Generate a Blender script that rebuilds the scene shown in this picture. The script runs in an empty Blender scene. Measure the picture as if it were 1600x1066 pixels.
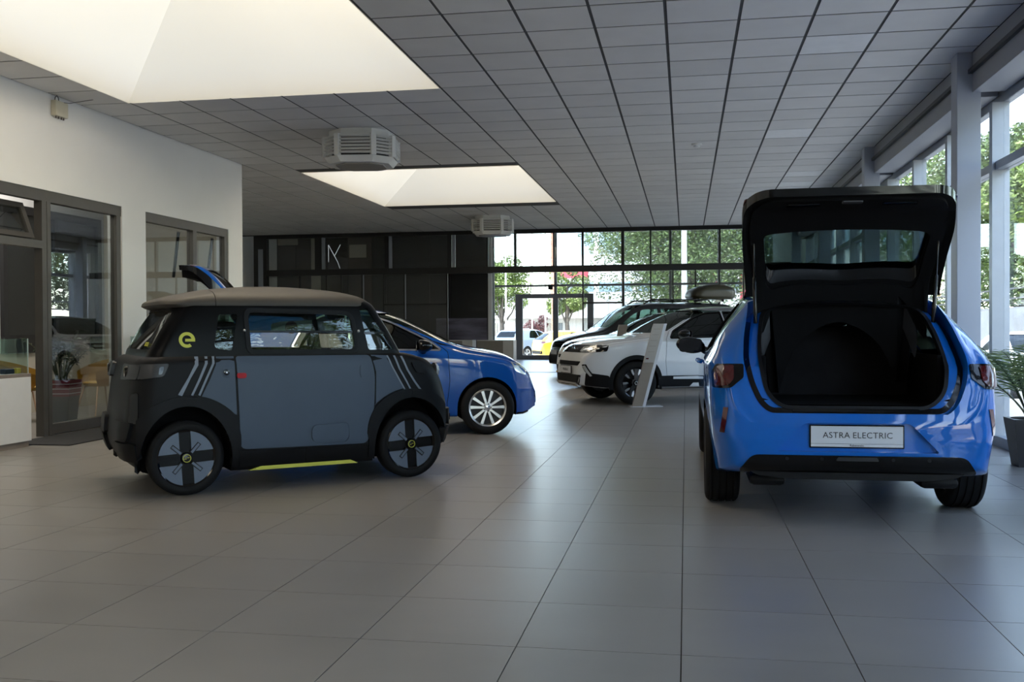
import bpy, bmesh, math, random
from mathutils import Vector, Matrix
from mathutils.bvhtree import BVHTree
from mathutils.geometry import delaunay_2d_cdt
random.seed(7)
SC = bpy.context.scene
C = SC.collection
R = math.radians
PI = math.pi

# ------------------------------------------------------------------ camera
CAM_H = 1.17
cd = bpy.data.cameras.new('camera')
cam = bpy.data.objects.new('camera', cd)
C.objects.link(cam)
cd.sensor_width = 36.0
cd.lens = 36.0 * 1556.0 / 1600.0
cd.clip_start = 0.05
cd.clip_end = 500
# camera axes in world space (right, up, back), measured from the vanishing points
_ax = ((0.985, 0.172, -0.005), (-0.003, -0.013, -1.0), (-0.172, 0.985, -0.012))
_fw = Vector(_ax[2]).normalized()
_rt = Vector(_ax[0]); _rt = (_rt - _fw * _rt.dot(_fw)).normalized()
_up = _rt.cross(_fw)
cam.matrix_world = Matrix(((_rt.x, _up.x, -_fw.x, 0), (_rt.y, _up.y, -_fw.y, 0), (_rt.z, _up.z, -_fw.z, CAM_H), (0, 0, 0, 1)))
SC.camera = cam

# ------------------------------------------------------------------ light and exposure
SC.view_settings.view_transform = 'Standard'
SC.view_settings.look = 'None'
SC.view_settings.gamma = 1.0
SC.view_settings.use_curve_mapping = False
SC.view_settings.exposure = EXPOSURE = 0.88
SC.cycles.use_denoising = True
SC.cycles.max_bounces = 10
SC.cycles.diffuse_bounces = 5
SC.cycles.glossy_bounces = 5
SC.cycles.transmission_bounces = 8
SC.cycles.transparent_max_bounces = 24
SC.cycles.sample_clamp_indirect = 6.0
SC.cycles.caustics_reflective = False
SC.cycles.caustics_refractive = False

world = bpy.data.worlds.new('sky'); SC.world = world
world.use_nodes = True
wn = world.node_tree.nodes; wl = world.node_tree.links
wn.clear()
wo = wn.new('ShaderNodeOutputWorld'); wb = wn.new('ShaderNodeBackground'); ws = wn.new('ShaderNodeTexSky')
ws.sky_type = 'NISHITA'
ws.sun_disc = False
SUN_EL, SUN_AZ = R(44), R(200)
ws.sun_elevation = SUN_EL
ws.sun_rotation = SUN_AZ
ws.air_density = 1.0; ws.dust_density = 0.6; ws.ozone_density = 1.0
wb.inputs['Strength'].default_value = SKY_STRENGTH = 0.92
whs = wn.new('ShaderNodeHueSaturation'); whs.inputs['Saturation'].default_value = 0.78
wl.new(ws.outputs[0], whs.inputs['Color']); wl.new(whs.outputs[0], wb.inputs[0]); wl.new(wb.outputs[0], wo.inputs[0])
sd = bpy.data.lights.new('sun', 'SUN'); sun = bpy.data.objects.new('sun', sd); C.objects.link(sun)
sd.energy = 9.5; sd.color = (1.0, 0.93, 0.82); sd.angle = R(0.6)
# the sun stands behind and to the left of the camera: light travels towards +x +y
_sv = Vector((0.03, 0.30, -0.95)).normalized()
sun.rotation_euler = _sv.to_track_quat('-Z', 'Y').to_euler()

def area_light(name, loc, size, energy, color, rot=(0, 0, 0), portal=False):
    d = bpy.data.lights.new(name, 'AREA'); o = bpy.data.objects.new(name, d); C.objects.link(o)
    d.shape = 'RECTANGLE'; d.size, d.size_y = size
    d.energy = energy; d.color = color
    o.location = loc; o.rotation_euler = rot
    if portal: d.cycles.is_portal = True
    return o

CEIL = 3.83
ROOF_W = 52
# daylight under the two opal roof lights
for _y in (-2.4, 7.62, 17.63): area_light('rooflight_daylight', (-3.80, _y, 4.74), (2.0, 2.9), ROOF_W, (1.0, 0.86, 0.66))
# sky portals in the glass fronts
area_light('window_portal', (3.16, 9.25, 1.75), (34.4, 3.4), 1.0, (1, 1, 1), (0, R(90), 0), True)

# ------------------------------------------------------------------ materials
MATS = {}
def mat(name, col=(0.5, 0.5, 0.5), rough=0.5, metal=0.0, coat=0.0, spec=0.5, var=0.0, scale=8.0, bump=0.0, bscale=60.0, sheen=0.0, emit=None, estr=0.0, rand=0.0, island=0.0, roughvar=0.0, coat_rough=0.03, stretch=None):
    m = bpy.data.materials.new(name); m.use_nodes = True
    nt = m.node_tree; b = nt.nodes['Principled BSDF']
    b.inputs['Roughness'].default_value = rough
    b.inputs['Metallic'].default_value = metal
    b.inputs['Specular IOR Level'].default_value = spec
    b.inputs['Coat Weight'].default_value = coat
    b.inputs['Coat Roughness'].default_value = coat_rough
    if emit: b.inputs['Emission Color'].default_value = (*emit, 1); b.inputs['Emission Strength'].default_value = estr
    tc = nt.nodes.new('ShaderNodeTexCoord')
    src = tc.outputs['Object']
    if rand or stretch:
        mp = nt.nodes.new('ShaderNodeMapping'); nt.links.new(src, mp.inputs['Vector']); src = mp.outputs[0]
        if stretch: mp.inputs['Scale'].default_value = stretch
    if rand:
        oi0 = nt.nodes.new('ShaderNodeObjectInfo')
        mm = nt.nodes.new('ShaderNodeMath'); mm.operation = 'MULTIPLY'; mm.inputs[1].default_value = 91.0
        nt.links.new(oi0.outputs['Random'], mm.inputs[0]); nt.links.new(mm.outputs[0], mp.inputs['Location'])
    nz = nt.nodes.new('ShaderNodeTexNoise'); nz.inputs['Scale'].default_value = scale; nz.inputs['Detail'].default_value = 5
    nt.links.new(src, nz.inputs['Vector'])
    hsv = nt.nodes.new('ShaderNodeHueSaturation'); hsv.inputs['Color'].default_value = (*col, 1)
    mr = nt.nodes.new('ShaderNodeMapRange')
    mr.inputs['From Min'].default_value = 0.3; mr.inputs['From Max'].default_value = 0.7
    mr.inputs['To Min'].default_value = 1 - var; mr.inputs['To Max'].default_value = 1 + var
    nt.links.new(nz.outputs['Fac'], mr.inputs['Value'])
    val = mr.outputs[0]
    if rand or island:
        if island:
            g = nt.nodes.new('ShaderNodeNewGeometry'); ro = g.outputs['Random Per Island']; amt = island
        else:
            oi = nt.nodes.new('ShaderNodeObjectInfo'); ro = oi.outputs['Random']; amt = rand
        mr2 = nt.nodes.new('ShaderNodeMapRange'); mr2.inputs['To Min'].default_value = 1 - amt; mr2.inputs['To Max'].default_value = 1 + amt
        nt.links.new(ro, mr2.inputs['Value'])
        mu = nt.nodes.new('ShaderNodeMath'); mu.operation = 'MULTIPLY'
        nt.links.new(val, mu.inputs[0]); nt.links.new(mr2.outputs[0], mu.inputs[1]); val = mu.outputs[0]
    nt.links.new(val, hsv.inputs['Value'])
    nt.links.new(hsv.outputs[0], b.inputs['Base Color'])
    if roughvar:
        mr3 = nt.nodes.new('ShaderNodeMapRange'); mr3.inputs['From Min'].default_value = 0.3; mr3.inputs['From Max'].default_value = 0.7
        mr3.inputs['To Min'].default_value = rough - roughvar; mr3.inputs['To Max'].default_value = rough + roughvar
        nt.links.new(nz.outputs['Fac'], mr3.inputs['Value']); nt.links.new(mr3.outputs[0], b.inputs['Roughness'])
    if bump:
        n2 = nt.nodes.new('ShaderNodeTexNoise'); n2.inputs['Scale'].default_value = bscale; n2.inputs['Detail'].default_value = 3
        nt.links.new(tc.outputs['Object'], n2.inputs['Vector'])
        bp = nt.nodes.new('ShaderNodeBump'); bp.inputs['Strength'].default_value = bump; bp.inputs['Distance'].default_value = 0.01
        nt.links.new(n2.outputs['Fac'], bp.inputs['Height']); nt.links.new(bp.outputs[0], b.inputs['Normal'])
    MATS[name] = m
    return m

def glass(name, tint=(1, 1, 1), refl=0.08, rough=0.0, edge=0.55):
    """thin pane: tinted see-through plus a Fresnel mirror"""
    m = bpy.data.materials.new(name); m.use_nodes = True
    nt = m.node_tree; nt.nodes.clear()
    out = nt.nodes.new('ShaderNodeOutputMaterial'); mix = nt.nodes.new('ShaderNodeMixShader')
    tr = nt.nodes.new('ShaderNodeBsdfTransparent'); gl = nt.nodes.new('ShaderNodeBsdfGlossy')
    tc = nt.nodes.new('ShaderNodeTexCoord'); nz = nt.nodes.new('ShaderNodeTexNoise'); nz.inputs['Scale'].default_value = 1.5
    nt.links.new(tc.outputs['Object'], nz.inputs['Vector'])
    mr0 = nt.nodes.new('ShaderNodeMapRange'); mr0.inputs['To Min'].default_value = 0.97; mr0.inputs['To Max'].default_value = 1.0
    nt.links.new(nz.outputs['Fac'], mr0.inputs['Value'])
    hs = nt.nodes.new('ShaderNodeHueSaturation'); hs.inputs['Color'].default_value = (*tint, 1)
    nt.links.new(mr0.outputs[0], hs.inputs['Value']); nt.links.new(hs.outputs[0], tr.inputs['Color'])
    gl.inputs['Roughness'].default_value = rough
    lw = nt.nodes.new('ShaderNodeLayerWeight'); lw.inputs['Blend'].default_value = 0.5
    pw = nt.nodes.new('ShaderNodeMath'); pw.operation = 'POWER'; pw.inputs[1].default_value = 4.0
    nt.links.new(lw.outputs['Facing'], pw.inputs[0])
    mr = nt.nodes.new('ShaderNodeMapRange'); mr.inputs['To Min'].default_value = refl; mr.inputs['To Max'].default_value = edge
    nt.links.new(pw.outputs[0], mr.inputs['Value'])
    nt.links.new(mr.outputs[0], mix.inputs[0]); nt.links.new(tr.outputs[0], mix.inputs[1]); nt.links.new(gl.outputs[0], mix.inputs[2])
    nt.links.new(mix.outputs[0], out.inputs['Surface'])
    MATS[name] = m
    return m

def opal(name, col, t):
    """translucent opal sheet: passes daylight, also scatters it back"""
    m = bpy.data.materials.new(name); m.use_nodes = True; nt = m.node_tree; nt.nodes.clear()
    out = nt.nodes.new('ShaderNodeOutputMaterial'); mix = nt.nodes.new('ShaderNodeMixShader'); mix.inputs[0].default_value = t
    d = nt.nodes.new('ShaderNodeBsdfDiffuse'); tr = nt.nodes.new('ShaderNodeBsdfTranslucent')
    tc = nt.nodes.new('ShaderNodeTexCoord'); nz = nt.nodes.new('ShaderNodeTexNoise'); nz.inputs['Scale'].default_value = 0.8
    nt.links.new(tc.outputs['Object'], nz.inputs['Vector'])
    mr = nt.nodes.new('ShaderNodeMapRange'); mr.inputs['To Min'].default_value = 0.97; mr.inputs['To Max'].default_value = 1.03; nt.links.new(nz.outputs['Fac'], mr.inputs['Value'])
    hs = nt.nodes.new('ShaderNodeHueSaturation'); hs.inputs['Color'].default_value = (*col, 1); nt.links.new(mr.outputs[0], hs.inputs['Value'])
    nt.links.new(hs.outputs[0], d.inputs[0]); nt.links.new(hs.outputs[0], tr.inputs[0])
    nt.links.new(d.outputs[0], mix.inputs[1]); nt.links.new(tr.outputs[0], mix.inputs[2]); nt.links.new(mix.outputs[0], out.inputs[0])
    MATS[name] = m
opal('opal_sheet', (0.91, 0.86, 0.73), 0.076)
mat('tile_floor', (0.235, 0.222, 0.206), 0.31, var=0.05, scale=2.2, rand=0.045, spec=0.45, roughvar=0.015, stretch=(1, 2.2, 1))
mat('tile_floor_far', (0.235, 0.222, 0.206), 0.31, var=0.05, scale=2.2, island=0.045, spec=0.45, roughvar=0.015, stretch=(1, 2.2, 1))
mat('grout', (0.06, 0.055, 0.05), 0.8, var=0.2)
mat('ceiling_panel', (0.75, 0.735, 0.715), 0.55, var=0.03, scale=3, rand=0.05, spec=0.25)
mat('ceiling_panel_far', (0.75, 0.735, 0.715), 0.55, var=0.03, scale=3, island=0.05, spec=0.25)
mat('ceiling_panel_pale', (0.88, 0.875, 0.865), 0.5, var=0.03, rand=0.04)
mat('ceiling_grid', (0.035, 0.035, 0.035), 0.5, var=0.1)
mat('ceiling_void', (0.085, 0.085, 0.085), 0.8, var=0.1)
mat('wall_white', (0.82, 0.81, 0.785), 0.65, var=0.02, scale=1.5, bump=0.02, bscale=150)
mat('wall_grey', (0.55, 0.55, 0.54), 0.7, var=0.03)
mat('well_white', (0.88, 0.85, 0.80), 0.8, var=0.015, scale=1.0)
mat('frame_bronze', (0.10, 0.093, 0.085), 0.45, metal=0.35, var=0.05)
mat('frame_black', (0.012, 0.012, 0.013), 0.4, var=0.1)
mat('frame_grey', (0.16, 0.16, 0.165), 0.45, metal=0.3, var=0.05)
mat('frame_silver', (0.30, 0.33, 0.38), 0.38, metal=0.25, var=0.03)
mat('column_paint', (0.36, 0.39, 0.45), 0.45, var=0.02, scale=2)
mat('beam_paint', (0.30, 0.31, 0.335), 0.5, var=0.03, scale=2)
mat('steel_dark', (0.06, 0.06, 0.065), 0.5, metal=0.5, var=0.1)
glass('glass_clear', (0.93, 0.96, 0.96), 0.07)
glass('glass_office', (0.76, 0.79, 0.78), 0.15)
glass('glass_dark', (0.45, 0.47, 0.48), 0.06)
glass('glass_partition', (0.85, 0.87, 0.87), 0.06)
glass('glass_case', (0.90, 0.96, 0.95), 0.06)
glass('car_glass', (0.30, 0.36, 0.35), 0.05)
glass('car_glass_light', (0.55, 0.66, 0.62), 0.045)
glass('car_glass_clear', (0.86, 0.90, 0.90), 0.035)
glass('car_glass_mirror', (0.40, 0.44, 0.42), 0.22)
glass('lamp_glass', (0.85, 0.88, 0.9), 0.12)
mat('white_laminate', (0.72, 0.71, 0.69), 0.35, var=0.02)
mat('grey_laminate', (0.30, 0.28, 0.25), 0.45, var=0.04)
mat('plinth_brown', (0.22, 0.18, 0.15), 0.5, var=0.08)
mat('beige_wall', (0.50, 0.45, 0.36), 0.7, var=0.03)
mat('dark_wall', (0.012, 0.012, 0.013), 0.6, var=0.08)
mat('charcoal_panel', (0.018, 0.0185, 0.021), 0.35, var=0.08, scale=1.2)
mat('brown_panel', (0.045, 0.031, 0.023), 0.5, var=0.2, scale=1.2)
mat('mat_black', (0.022, 0.022, 0.023), 0.9, var=0.2, bump=0.4, bscale=300)
mat('louvre_white', (0.72, 0.72, 0.69), 0.45, var=0.04)
mat('louvre_dark', (0.03, 0.03, 0.03), 0.7, var=0.1)
mat('box_cream', (0.60, 0.56, 0.44), 0.5, var=0.03)
mat('cable', (0.10, 0.09, 0.085), 0.6, var=0.1)
# cars
mat('paint_blue_deep', (0.001, 0.078, 0.38), 0.45, spec=0.1, metal=0.0, coat=1.0, var=0.02, scale=40)
mat('paint_blue_bright', (0.001, 0.125, 0.52), 0.45, spec=0.1, metal=0.0, coat=1.0, var=0.02, scale=40)
mat('paint_white', (0.70, 0.72, 0.74), 0.35, coat=1.0, var=0.01)
mat('paint_black', (0.008, 0.008, 0.010), 0.3, coat=1.0, var=0.02)
mat('paint_yellow', (0.85, 0.50, 0.03), 0.35, coat=0.8, var=0.02)
mat('paint_silver_blue', (0.25, 0.33, 0.45), 0.35, metal=0.3, coat=0.8, var=0.02)
mat('paint_slate', (0.057, 0.082, 0.122), 0.48, var=0.04, scale=3, spec=0.4)
mat('paint_slate_light', (0.20, 0.24, 0.30), 0.45, var=0.03)
mat('plastic_black', (0.0045, 0.0048, 0.006), 0.5, spec=0.2, var=0.1, bump=0.05, bscale=400)
mat('gloss_black', (0.003, 0.003, 0.0035), 0.10, var=0.05, spec=0.4)
mat('roof_black_lit', (0.060, 0.053, 0.046), 0.55, spec=0.35, var=0.06, scale=4)  # matte black plastic; the warm light from above is put into the colour
mat('interior_black', (0.0035, 0.0035, 0.004), 0.85, var=0.1, spec=0.12)
mat('seat_cloth', (0.012, 0.012, 0.014), 0.9, spec=0.15, var=0.2)
mat('tyre_rubber', (0.006, 0.006, 0.0065), 0.7, spec=0.25, var=0.1, bump=0.1, bscale=120)
mat('alloy_silver', (0.62, 0.62, 0.62), 0.28, metal=0.9, var=0.03)
mat('wheel_slate', (0.12, 0.15, 0.205), 0.45, metal=0.1, var=0.03)
mat('cab_black', (0.003, 0.003, 0.0035), 0.3, spec=0.12)
mat('lamp_smoke', (0.022, 0.023, 0.026), 0.4, var=0.05)
mat('arm_black', (0.003, 0.003, 0.0035), 0.22, spec=0.2)
mat('mirror_dark', (0.05, 0.05, 0.055), 0.05, metal=1.0)
mat('chrome', (0.80, 0.80, 0.82), 0.10, metal=1.0, var=0.01)
mat('accent_lime', (0.60, 0.60, 0.07), 0.5, var=0.03)
mat('lamp_red', (0.075, 0.003, 0.005), 0.15, coat=0.8, var=0.05)
mat('handle_red', (0.40, 0.006, 0.015), 0.35, spec=0.2, var=0.03)
mat('lamp_white', (0.75, 0.77, 0.80), 0.12, metal=0.6, coat=0.8, var=0.04, scale=20)
mat('plate_white', (0.62, 0.64, 0.68), 0.4, var=0.01)
mat('ink_black', (0.012, 0.012, 0.014), 0.5, var=0.05)
mat('sign_line', (0.8, 0.8, 0.8), 0.4, emit=(0.9, 0.95, 1.0), estr=0.35)
mat('paper', (0.66, 0.62, 0.54), 0.8, var=0.08, scale=12)
mat('paper_red', (0.30, 0.13, 0.10), 0.8, var=0.2, scale=15)

# ------------------------------------------------------------------ object helpers
def fin(bm):
    bmesh.ops.recalc_face_normals(bm, faces=bm.faces)
    if bm.calc_volume(signed=True) < 0 and all(e.is_manifold for e in bm.edges): bmesh.ops.reverse_faces(bm, faces=bm.faces)
    me = bpy.data.meshes.new('m'); bm.to_mesh(me); bm.free()
    return me

def obj(name, me, m=None, parent=None, loc=(0, 0, 0), rot=(0, 0, 0), smooth=None):
    if isinstance(me, bmesh.types.BMesh): me = fin(me)
    me.name = name
    if m and len(me.materials) == 0: me.materials.append(MATS[m] if isinstance(m, str) else m)
    o = bpy.data.objects.new(name, me); C.objects.link(o)
    o.location = loc; o.rotation_euler = rot
    if parent: o.parent = parent
    if smooth is not None: shade(me, smooth)
    return o

def shade(me, ang=35):
    me.polygons.foreach_set('use_smooth', [True] * len(me.polygons))
    bm = bmesh.new(); bm.from_mesh(me); lim = R(ang)
    for e in bm.edges:
        e.smooth = not (len(e.link_faces) == 2 and e.calc_face_angle(0) > lim)
    bm.to_mesh(me); bm.free()

def tag(o, label=None, cat=None, group=None, kind=None):
    if label: o['label'] = label
    if cat: o['category'] = cat
    if group: o['group'] = group
    if kind: o['kind'] = kind
    return o

def thing(name, label, cat, loc=(0, 0, 0), rotz=0.0, group=None):
    o = bpy.data.objects.new(name, None); C.objects.link(o)
    o.empty_display_size = 0.2
    o.location = loc; o.rotation_euler = (0, 0, rotz)
    return tag(o, label, cat, group)

def copy_tree(o, parent=None):
    c = o.copy(); C.objects.link(c); c.parent = parent
    for ch in o.children: copy_tree(ch, c)
    return c

def bx(bm, x0, x1, y0, y1, z0, z1, bev=0.0):
    r = bmesh.ops.create_cube(bm, size=1.0)
    vs = r['verts']
    for v in vs:
        v.co = Vector(((x0 + x1) / 2 + v.co.x * (x1 - x0), (y0 + y1) / 2 + v.co.y * (y1 - y0), (z0 + z1) / 2 + v.co.z * (z1 - z0)))
    if bev:
        es = list({e for v in vs for e in v.link_edges})
        bmesh.ops.bevel(bm, geom=es, offset=bev, segments=2, affect='EDGES', profile=0.5)
    return vs

def box(name, x0, x1, y0, y1, z0, z1, m, parent=None, bev=0.0, **k):
    bm = bmesh.new(); bx(bm, x0, x1, y0, y1, z0, z1, bev)
    return obj(name, bm, m, parent, **k)

def struct(name, me, m, parent=None, **k):
    o = obj(name, me, m, parent, **k)
    if parent is None: o['kind'] = 'structure'
    return o

def frame_axes(d):
    d = d.normalized()
    a = Vector((0, 0, 1)) if abs(d.z) < 0.9 else Vector((1, 0, 0))
    u = d.cross(a).normalized(); return u, d.cross(u).normalized()

def tube(bm, pts, r, n=8, closed=False, cap=True):
    """round bar along points; r a number or one per point"""
    pts = [Vector(p) for p in pts]; N = len(pts)
    rr = r if isinstance(r, (list, tuple)) else [r] * N
    rings = []
    u = None
    for i, p in enumerate(pts):
        if closed: d = pts[(i + 1) % N] - pts[i - 1]
        else: d = pts[min(i + 1, N - 1)] - pts[max(i - 1, 0)]
        d.normalize()
        if u is None: u, w = frame_axes(d)
        else:
            u = (u - d * u.dot(d)); u = u.normalized() if u.length > 1e-6 else frame_axes(d)[0]
            w = d.cross(u)
        rings.append([bm.verts.new(p + (u * math.cos(2 * PI * k / n) + w * math.sin(2 * PI * k / n)) * rr[i]) for k in range(n)])
    M = N if closed else N - 1
    for i in range(M):
        a, b = rings[i], rings[(i + 1) % N]
        for k in range(n):
            bm.faces.new((a[k], a[(k + 1) % n], b[(k + 1) % n], b[k]))
    if not closed and cap:
        bm.faces.new(rings[0][::-1]); bm.faces.new(rings[-1])

def lathe(bm, prof, n=32, axis='Z', cen=(0, 0, 0), a0=0.0, a1=2 * PI):
    """profile (radius, height) turned about an axis"""
    full = abs(a1 - a0 - 2 * PI) < 1e-6
    steps = n if full else n + 1
    rings = []
    for k in range(steps):
        a = a0 + (a1 - a0) * k / n
        ring = []
        for (r, h) in prof:
            c, s = r * math.cos(a), r * math.sin(a)
            co = {'Z': (c, s, h), 'Y': (c, h, s), 'X': (h, c, s)}[axis]
            ring.append(bm.verts.new((co[0] + cen[0], co[1] + cen[1], co[2] + cen[2])))
        rings.append(ring)
    for k in range(n if full else n):
        a, b = rings[k], rings[(k + 1) % steps]
        for i in range(len(prof) - 1):
            try: bm.faces.new((a[i], b[i], b[i + 1], a[i + 1]))
            except ValueError: pass
    bmesh.ops.remove_doubles(bm, verts=[v for rg in rings for v in rg], dist=1e-5)

def prism(bm, poly, axis, a, b):
    """polygon in the plane across the axis, extruded from a to b"""
    def P(p, t): return {'Y': (p[0], t, p[1]), 'X': (t, p[0], p[1]), 'Z': (p[0], p[1], t)}[axis]
    A = [bm.verts.new(P(p, a)) for p in poly]; B = [bm.verts.new(P(p, b)) for p in poly]
    n = len(poly)
    bm.faces.new(A); bm.faces.new(B[::-1])
    for i in range(n): bm.faces.new((A[i], B[i], B[(i + 1) % n], A[(i + 1) % n]))

def prism_me(poly, axis, a, b, m=None):
    bm = bmesh.new(); prism(bm, poly, axis, a, b); me = fin(bm)
    if m: me.materials.append(MATS[m])
    return me

def rpoly(pts, r, seg=5):
    """round the corners of a polygon; r a number or one per corner"""
    out = []; n = len(pts)
    rr = r if isinstance(r, (list, tuple)) else [r] * n
    for i in range(n):
        p = Vector(pts[i]); a = Vector(pts[i - 1]) - p; b = Vector(pts[(i + 1) % n]) - p
        la, lb = a.length, b.length
        d = min(rr[i], la * 0.49, lb * 0.49)
        if d < 1e-5: out.append(tuple(p)); continue
        p0 = p + a * (d / la); p1 = p + b * (d / lb)
        for k in range(seg + 1):
            t = k / seg
            q = p0 * (1 - t) ** 2 + p * 2 * t * (1 - t) + p1 * t ** 2
            out.append((q.x, q.y))
    return out

def inset_poly(poly, d):
    """move a polygon's outline inwards by d (negative: outwards)"""
    n = len(poly); ar = sum(poly[i][0] * poly[(i + 1) % n][1] - poly[(i + 1) % n][0] * poly[i][1] for i in range(n))
    s = 1 if ar > 0 else -1; out = []
    for i in range(n):
        p = Vector(poly[i]); a = (p - Vector(poly[i - 1])); b = (Vector(poly[(i + 1) % n]) - p)
        if a.length < 1e-7 or b.length < 1e-7: out.append(tuple(p)); continue
        a.normalize(); b.normalize()
        na = Vector((-a.y, a.x)) * s; nb = Vector((-b.y, b.x)) * s
        k = (na + nb); k = k / max(0.4, 1 + na.dot(nb))
        q = p + k * d; out.append((q.x, q.y))
    return out

def inside(poly, x, y):
    c = False; n = len(poly); j = n - 1
    for i in range(n):
        xi, yi = poly[i]; xj, yj = poly[j]
        if (yi > y) != (yj > y) and x < (xj - xi) * (y - yi) / (yj - yi) + xi: c = not c
        j = i
    return c

def fill2d(poly, step, hole=None):
    """triangulate a polygon with a fine inner grid; returns 2-d verts and faces"""
    pts = []; edges = []
    def ring(pl):
        s0 = len(pts); n = len(pl)
        for i in range(n):
            a = Vector(pl[i]); b = Vector(pl[(i + 1) % n]); k = max(1, int((b - a).length / step))
            for t in range(k): pts.append(a.lerp(b, t / k))
        e0 = len(pts)
        for i in range(s0, e0): edges.append((i, i + 1 if i + 1 < e0 else s0))
    ring(poly)
    if hole: ring(hole)
    xs = [p[0] for p in poly]; ys = [p[1] for p in poly]
    ip = inset_poly(poly, step * 0.45)
    x = min(xs) + step / 2
    while x < max(xs):
        y = min(ys) + step / 2
        while y < max(ys):
            if inside(ip, x, y) and not (hole and inside(hole, x, y)): pts.append(Vector((x, y)))
            y += step
        x += step
    v, e, f, _, _, _ = delaunay_2d_cdt(pts, edges, [], 0, 1e-6)
    fs = []
    for t in f:
        cx = sum(v[i].x for i in t) / len(t); cy = sum(v[i].y for i in t) / len(t)
        if inside(poly, cx, cy) and not (hole and inside(hole, cx, cy)): fs.append(t)
    return v, fs

AXES = {'L': (Vector((0, 3, 0)), Vector((0, -1, 0))), 'R': (Vector((0, -3, 0)), Vector((0, 1, 0))),
        'F': (Vector((9, 0, 0)), Vector((-1, 0, 0))), 'B': (Vector((-9, 0, 0)), Vector((1, 0, 0))), 'T': (Vector((0, 0, 5)), Vector((0, 0, -1)))}
def lift(side, p):
    o = AXES[side][0]
    if side in 'LR': return Vector((p[0], o.y, p[1]))
    if side in 'FB': return Vector((o.x, p[0], p[1]))
    return Vector((p[0], p[1], o.z))

def patch(bvh, side, poly, off=0.003, thick=0.006, step=0.05, hole=None, maxd=None):
    """a thin panel that follows the body surface under an outline drawn in side, front, rear or top view"""
    v, fs = fill2d(poly, step, hole)
    d = AXES[side][1]
    bm = bmesh.new(); P = []; last = None
    hits = []
    for p in v:
        h = bvh.ray_cast(lift(side, p), d)
        hits.append((h[0], h[1]) if h[0] is not None else None)
    good = [h for h in hits if h]
    if not good: return bm
    for i, p in enumerate(v):
        h = hits[i]
        if h is None:
            j = min((k for k in range(len(v)) if hits[k]), key=lambda k: (v[k] - p).length)
            q = lift(side, p); s = hits[j][0]
            co = Vector([s[a] if abs(d[a]) > 0.5 else q[a] for a in range(3)]); nn = hits[j][1]
        else: co, nn = h
        if nn.dot(d) > 0: nn = -nn
        nn = (nn - d * 0.6).normalized()
        P.append((co, nn))
    top = [bm.verts.new(c + n * off) for c, n in P]
    bot = [bm.verts.new(c + n * (off - thick)) for c, n in P]
    cnt = {}
    for t in fs:
        try:
            bm.faces.new([top[i] for i in t]); bm.faces.new([bot[i] for i in reversed(t)])
        except ValueError: continue
        for k in range(len(t)):
            e = (t[k], t[(k + 1) % len(t)]); cnt[e] = cnt.get(e, 0) + 1
    for (a, b) in list(cnt):
        if (b, a) not in cnt:
            try: bm.faces.new((top[b], top[a], bot[a], bot[b]))
            except ValueError: pass
    for w in [w for w in bm.verts if not w.link_faces]: bm.verts.remove(w)
    return bm

def surf(bvh, side, p, off=0.0):
    h = bvh.ray_cast(lift(side, p), AXES[side][1])
    return (h[0] + h[1] * off) if h[0] is not None else None

def line_on(bvh, side, pts, r, off=0.0, step=0.03, n=6):
    """a thin round strip laid on the body along a drawn line"""
    P = []
    for i in range(len(pts) - 1):
        a, b = Vector(pts[i]), Vector(pts[i + 1]); k = max(1, int((b - a).length / step))
        for t in range(k + (1 if i == len(pts) - 2 else 0)):
            s = surf(bvh, side, a.lerp(b, t / k), off)
            if s: P.append(s)
    bm = bmesh.new()
    if len(P) > 1: tube(bm, P, r, n)
    return bm

def bvh_of(me):
    bm = bmesh.new(); bm.from_mesh(me); t = BVHTree.FromBMesh(bm); bm.free(); return t

_tmp = bpy.data.scenes.new('scratch')
def boolean(a, b, op):
    """mesh a (op) mesh b -> new mesh, worked out in a scratch scene"""
    oa = bpy.data.objects.new('tmp_a', a); ob = bpy.data.objects.new('tmp_b', b)
    _tmp.collection.objects.link(oa); _tmp.collection.objects.link(ob)
    md = oa.modifiers.new('b', 'BOOLEAN'); md.operation = op; md.object = ob
    md.solver = 'MANIFOLD' if 'MANIFOLD' in md.bl_rna.properties['solver'].enum_items else 'EXACT'
    try: md.material_mode = 'TRANSFER'
    except Exception: pass
    vl = _tmp.view_layers[0]; vl.update(); dg = vl.depsgraph; dg.update()
    me = bpy.data.meshes.new_from_object(oa.evaluated_get(dg))
    bpy.data.objects.remove(oa); bpy.data.objects.remove(ob)
    return me
def cut(a, *bs):
    for b in bs: a = boolean(a, b, 'DIFFERENCE')
    return a
def keep(a, *bs):
    for b in bs: a = boolean(a, b, 'INTERSECT')
    return a

def pchip(keys):
    """monotone cubic through (x, value) keys"""
    xs = [k[0] for k in keys]; ys = [k[1] for k in keys]; n = len(xs)
    if n == 1: return lambda x: ys[0]
    h = [xs[i + 1] - xs[i] for i in range(n - 1)]; d = [(ys[i + 1] - ys[i]) / h[i] for i in range(n - 1)]
    m = [d[0]] + [0.0] * (n - 2) + [d[-1]]
    for i in range(1, n - 1):
        if d[i - 1] * d[i] > 0:
            w1 = 2 * h[i] + h[i - 1]; w2 = h[i] + 2 * h[i - 1]
            m[i] = (w1 + w2) / (w1 / d[i - 1] + w2 / d[i])
    def f(x):
        if x <= xs[0]: return ys[0]
        if x >= xs[-1]: return ys[-1]
        i = 0
        while x > xs[i + 1]: i += 1
        t = (x - xs[i]) / h[i]
        return (ys[i] * (1 + 2 * t) * (1 - t) ** 2 + h[i] * m[i] * t * (1 - t) ** 2 + ys[i + 1] * t * t * (3 - 2 * t) + h[i] * m[i + 1] * t * t * (t - 1))
    return f

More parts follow.
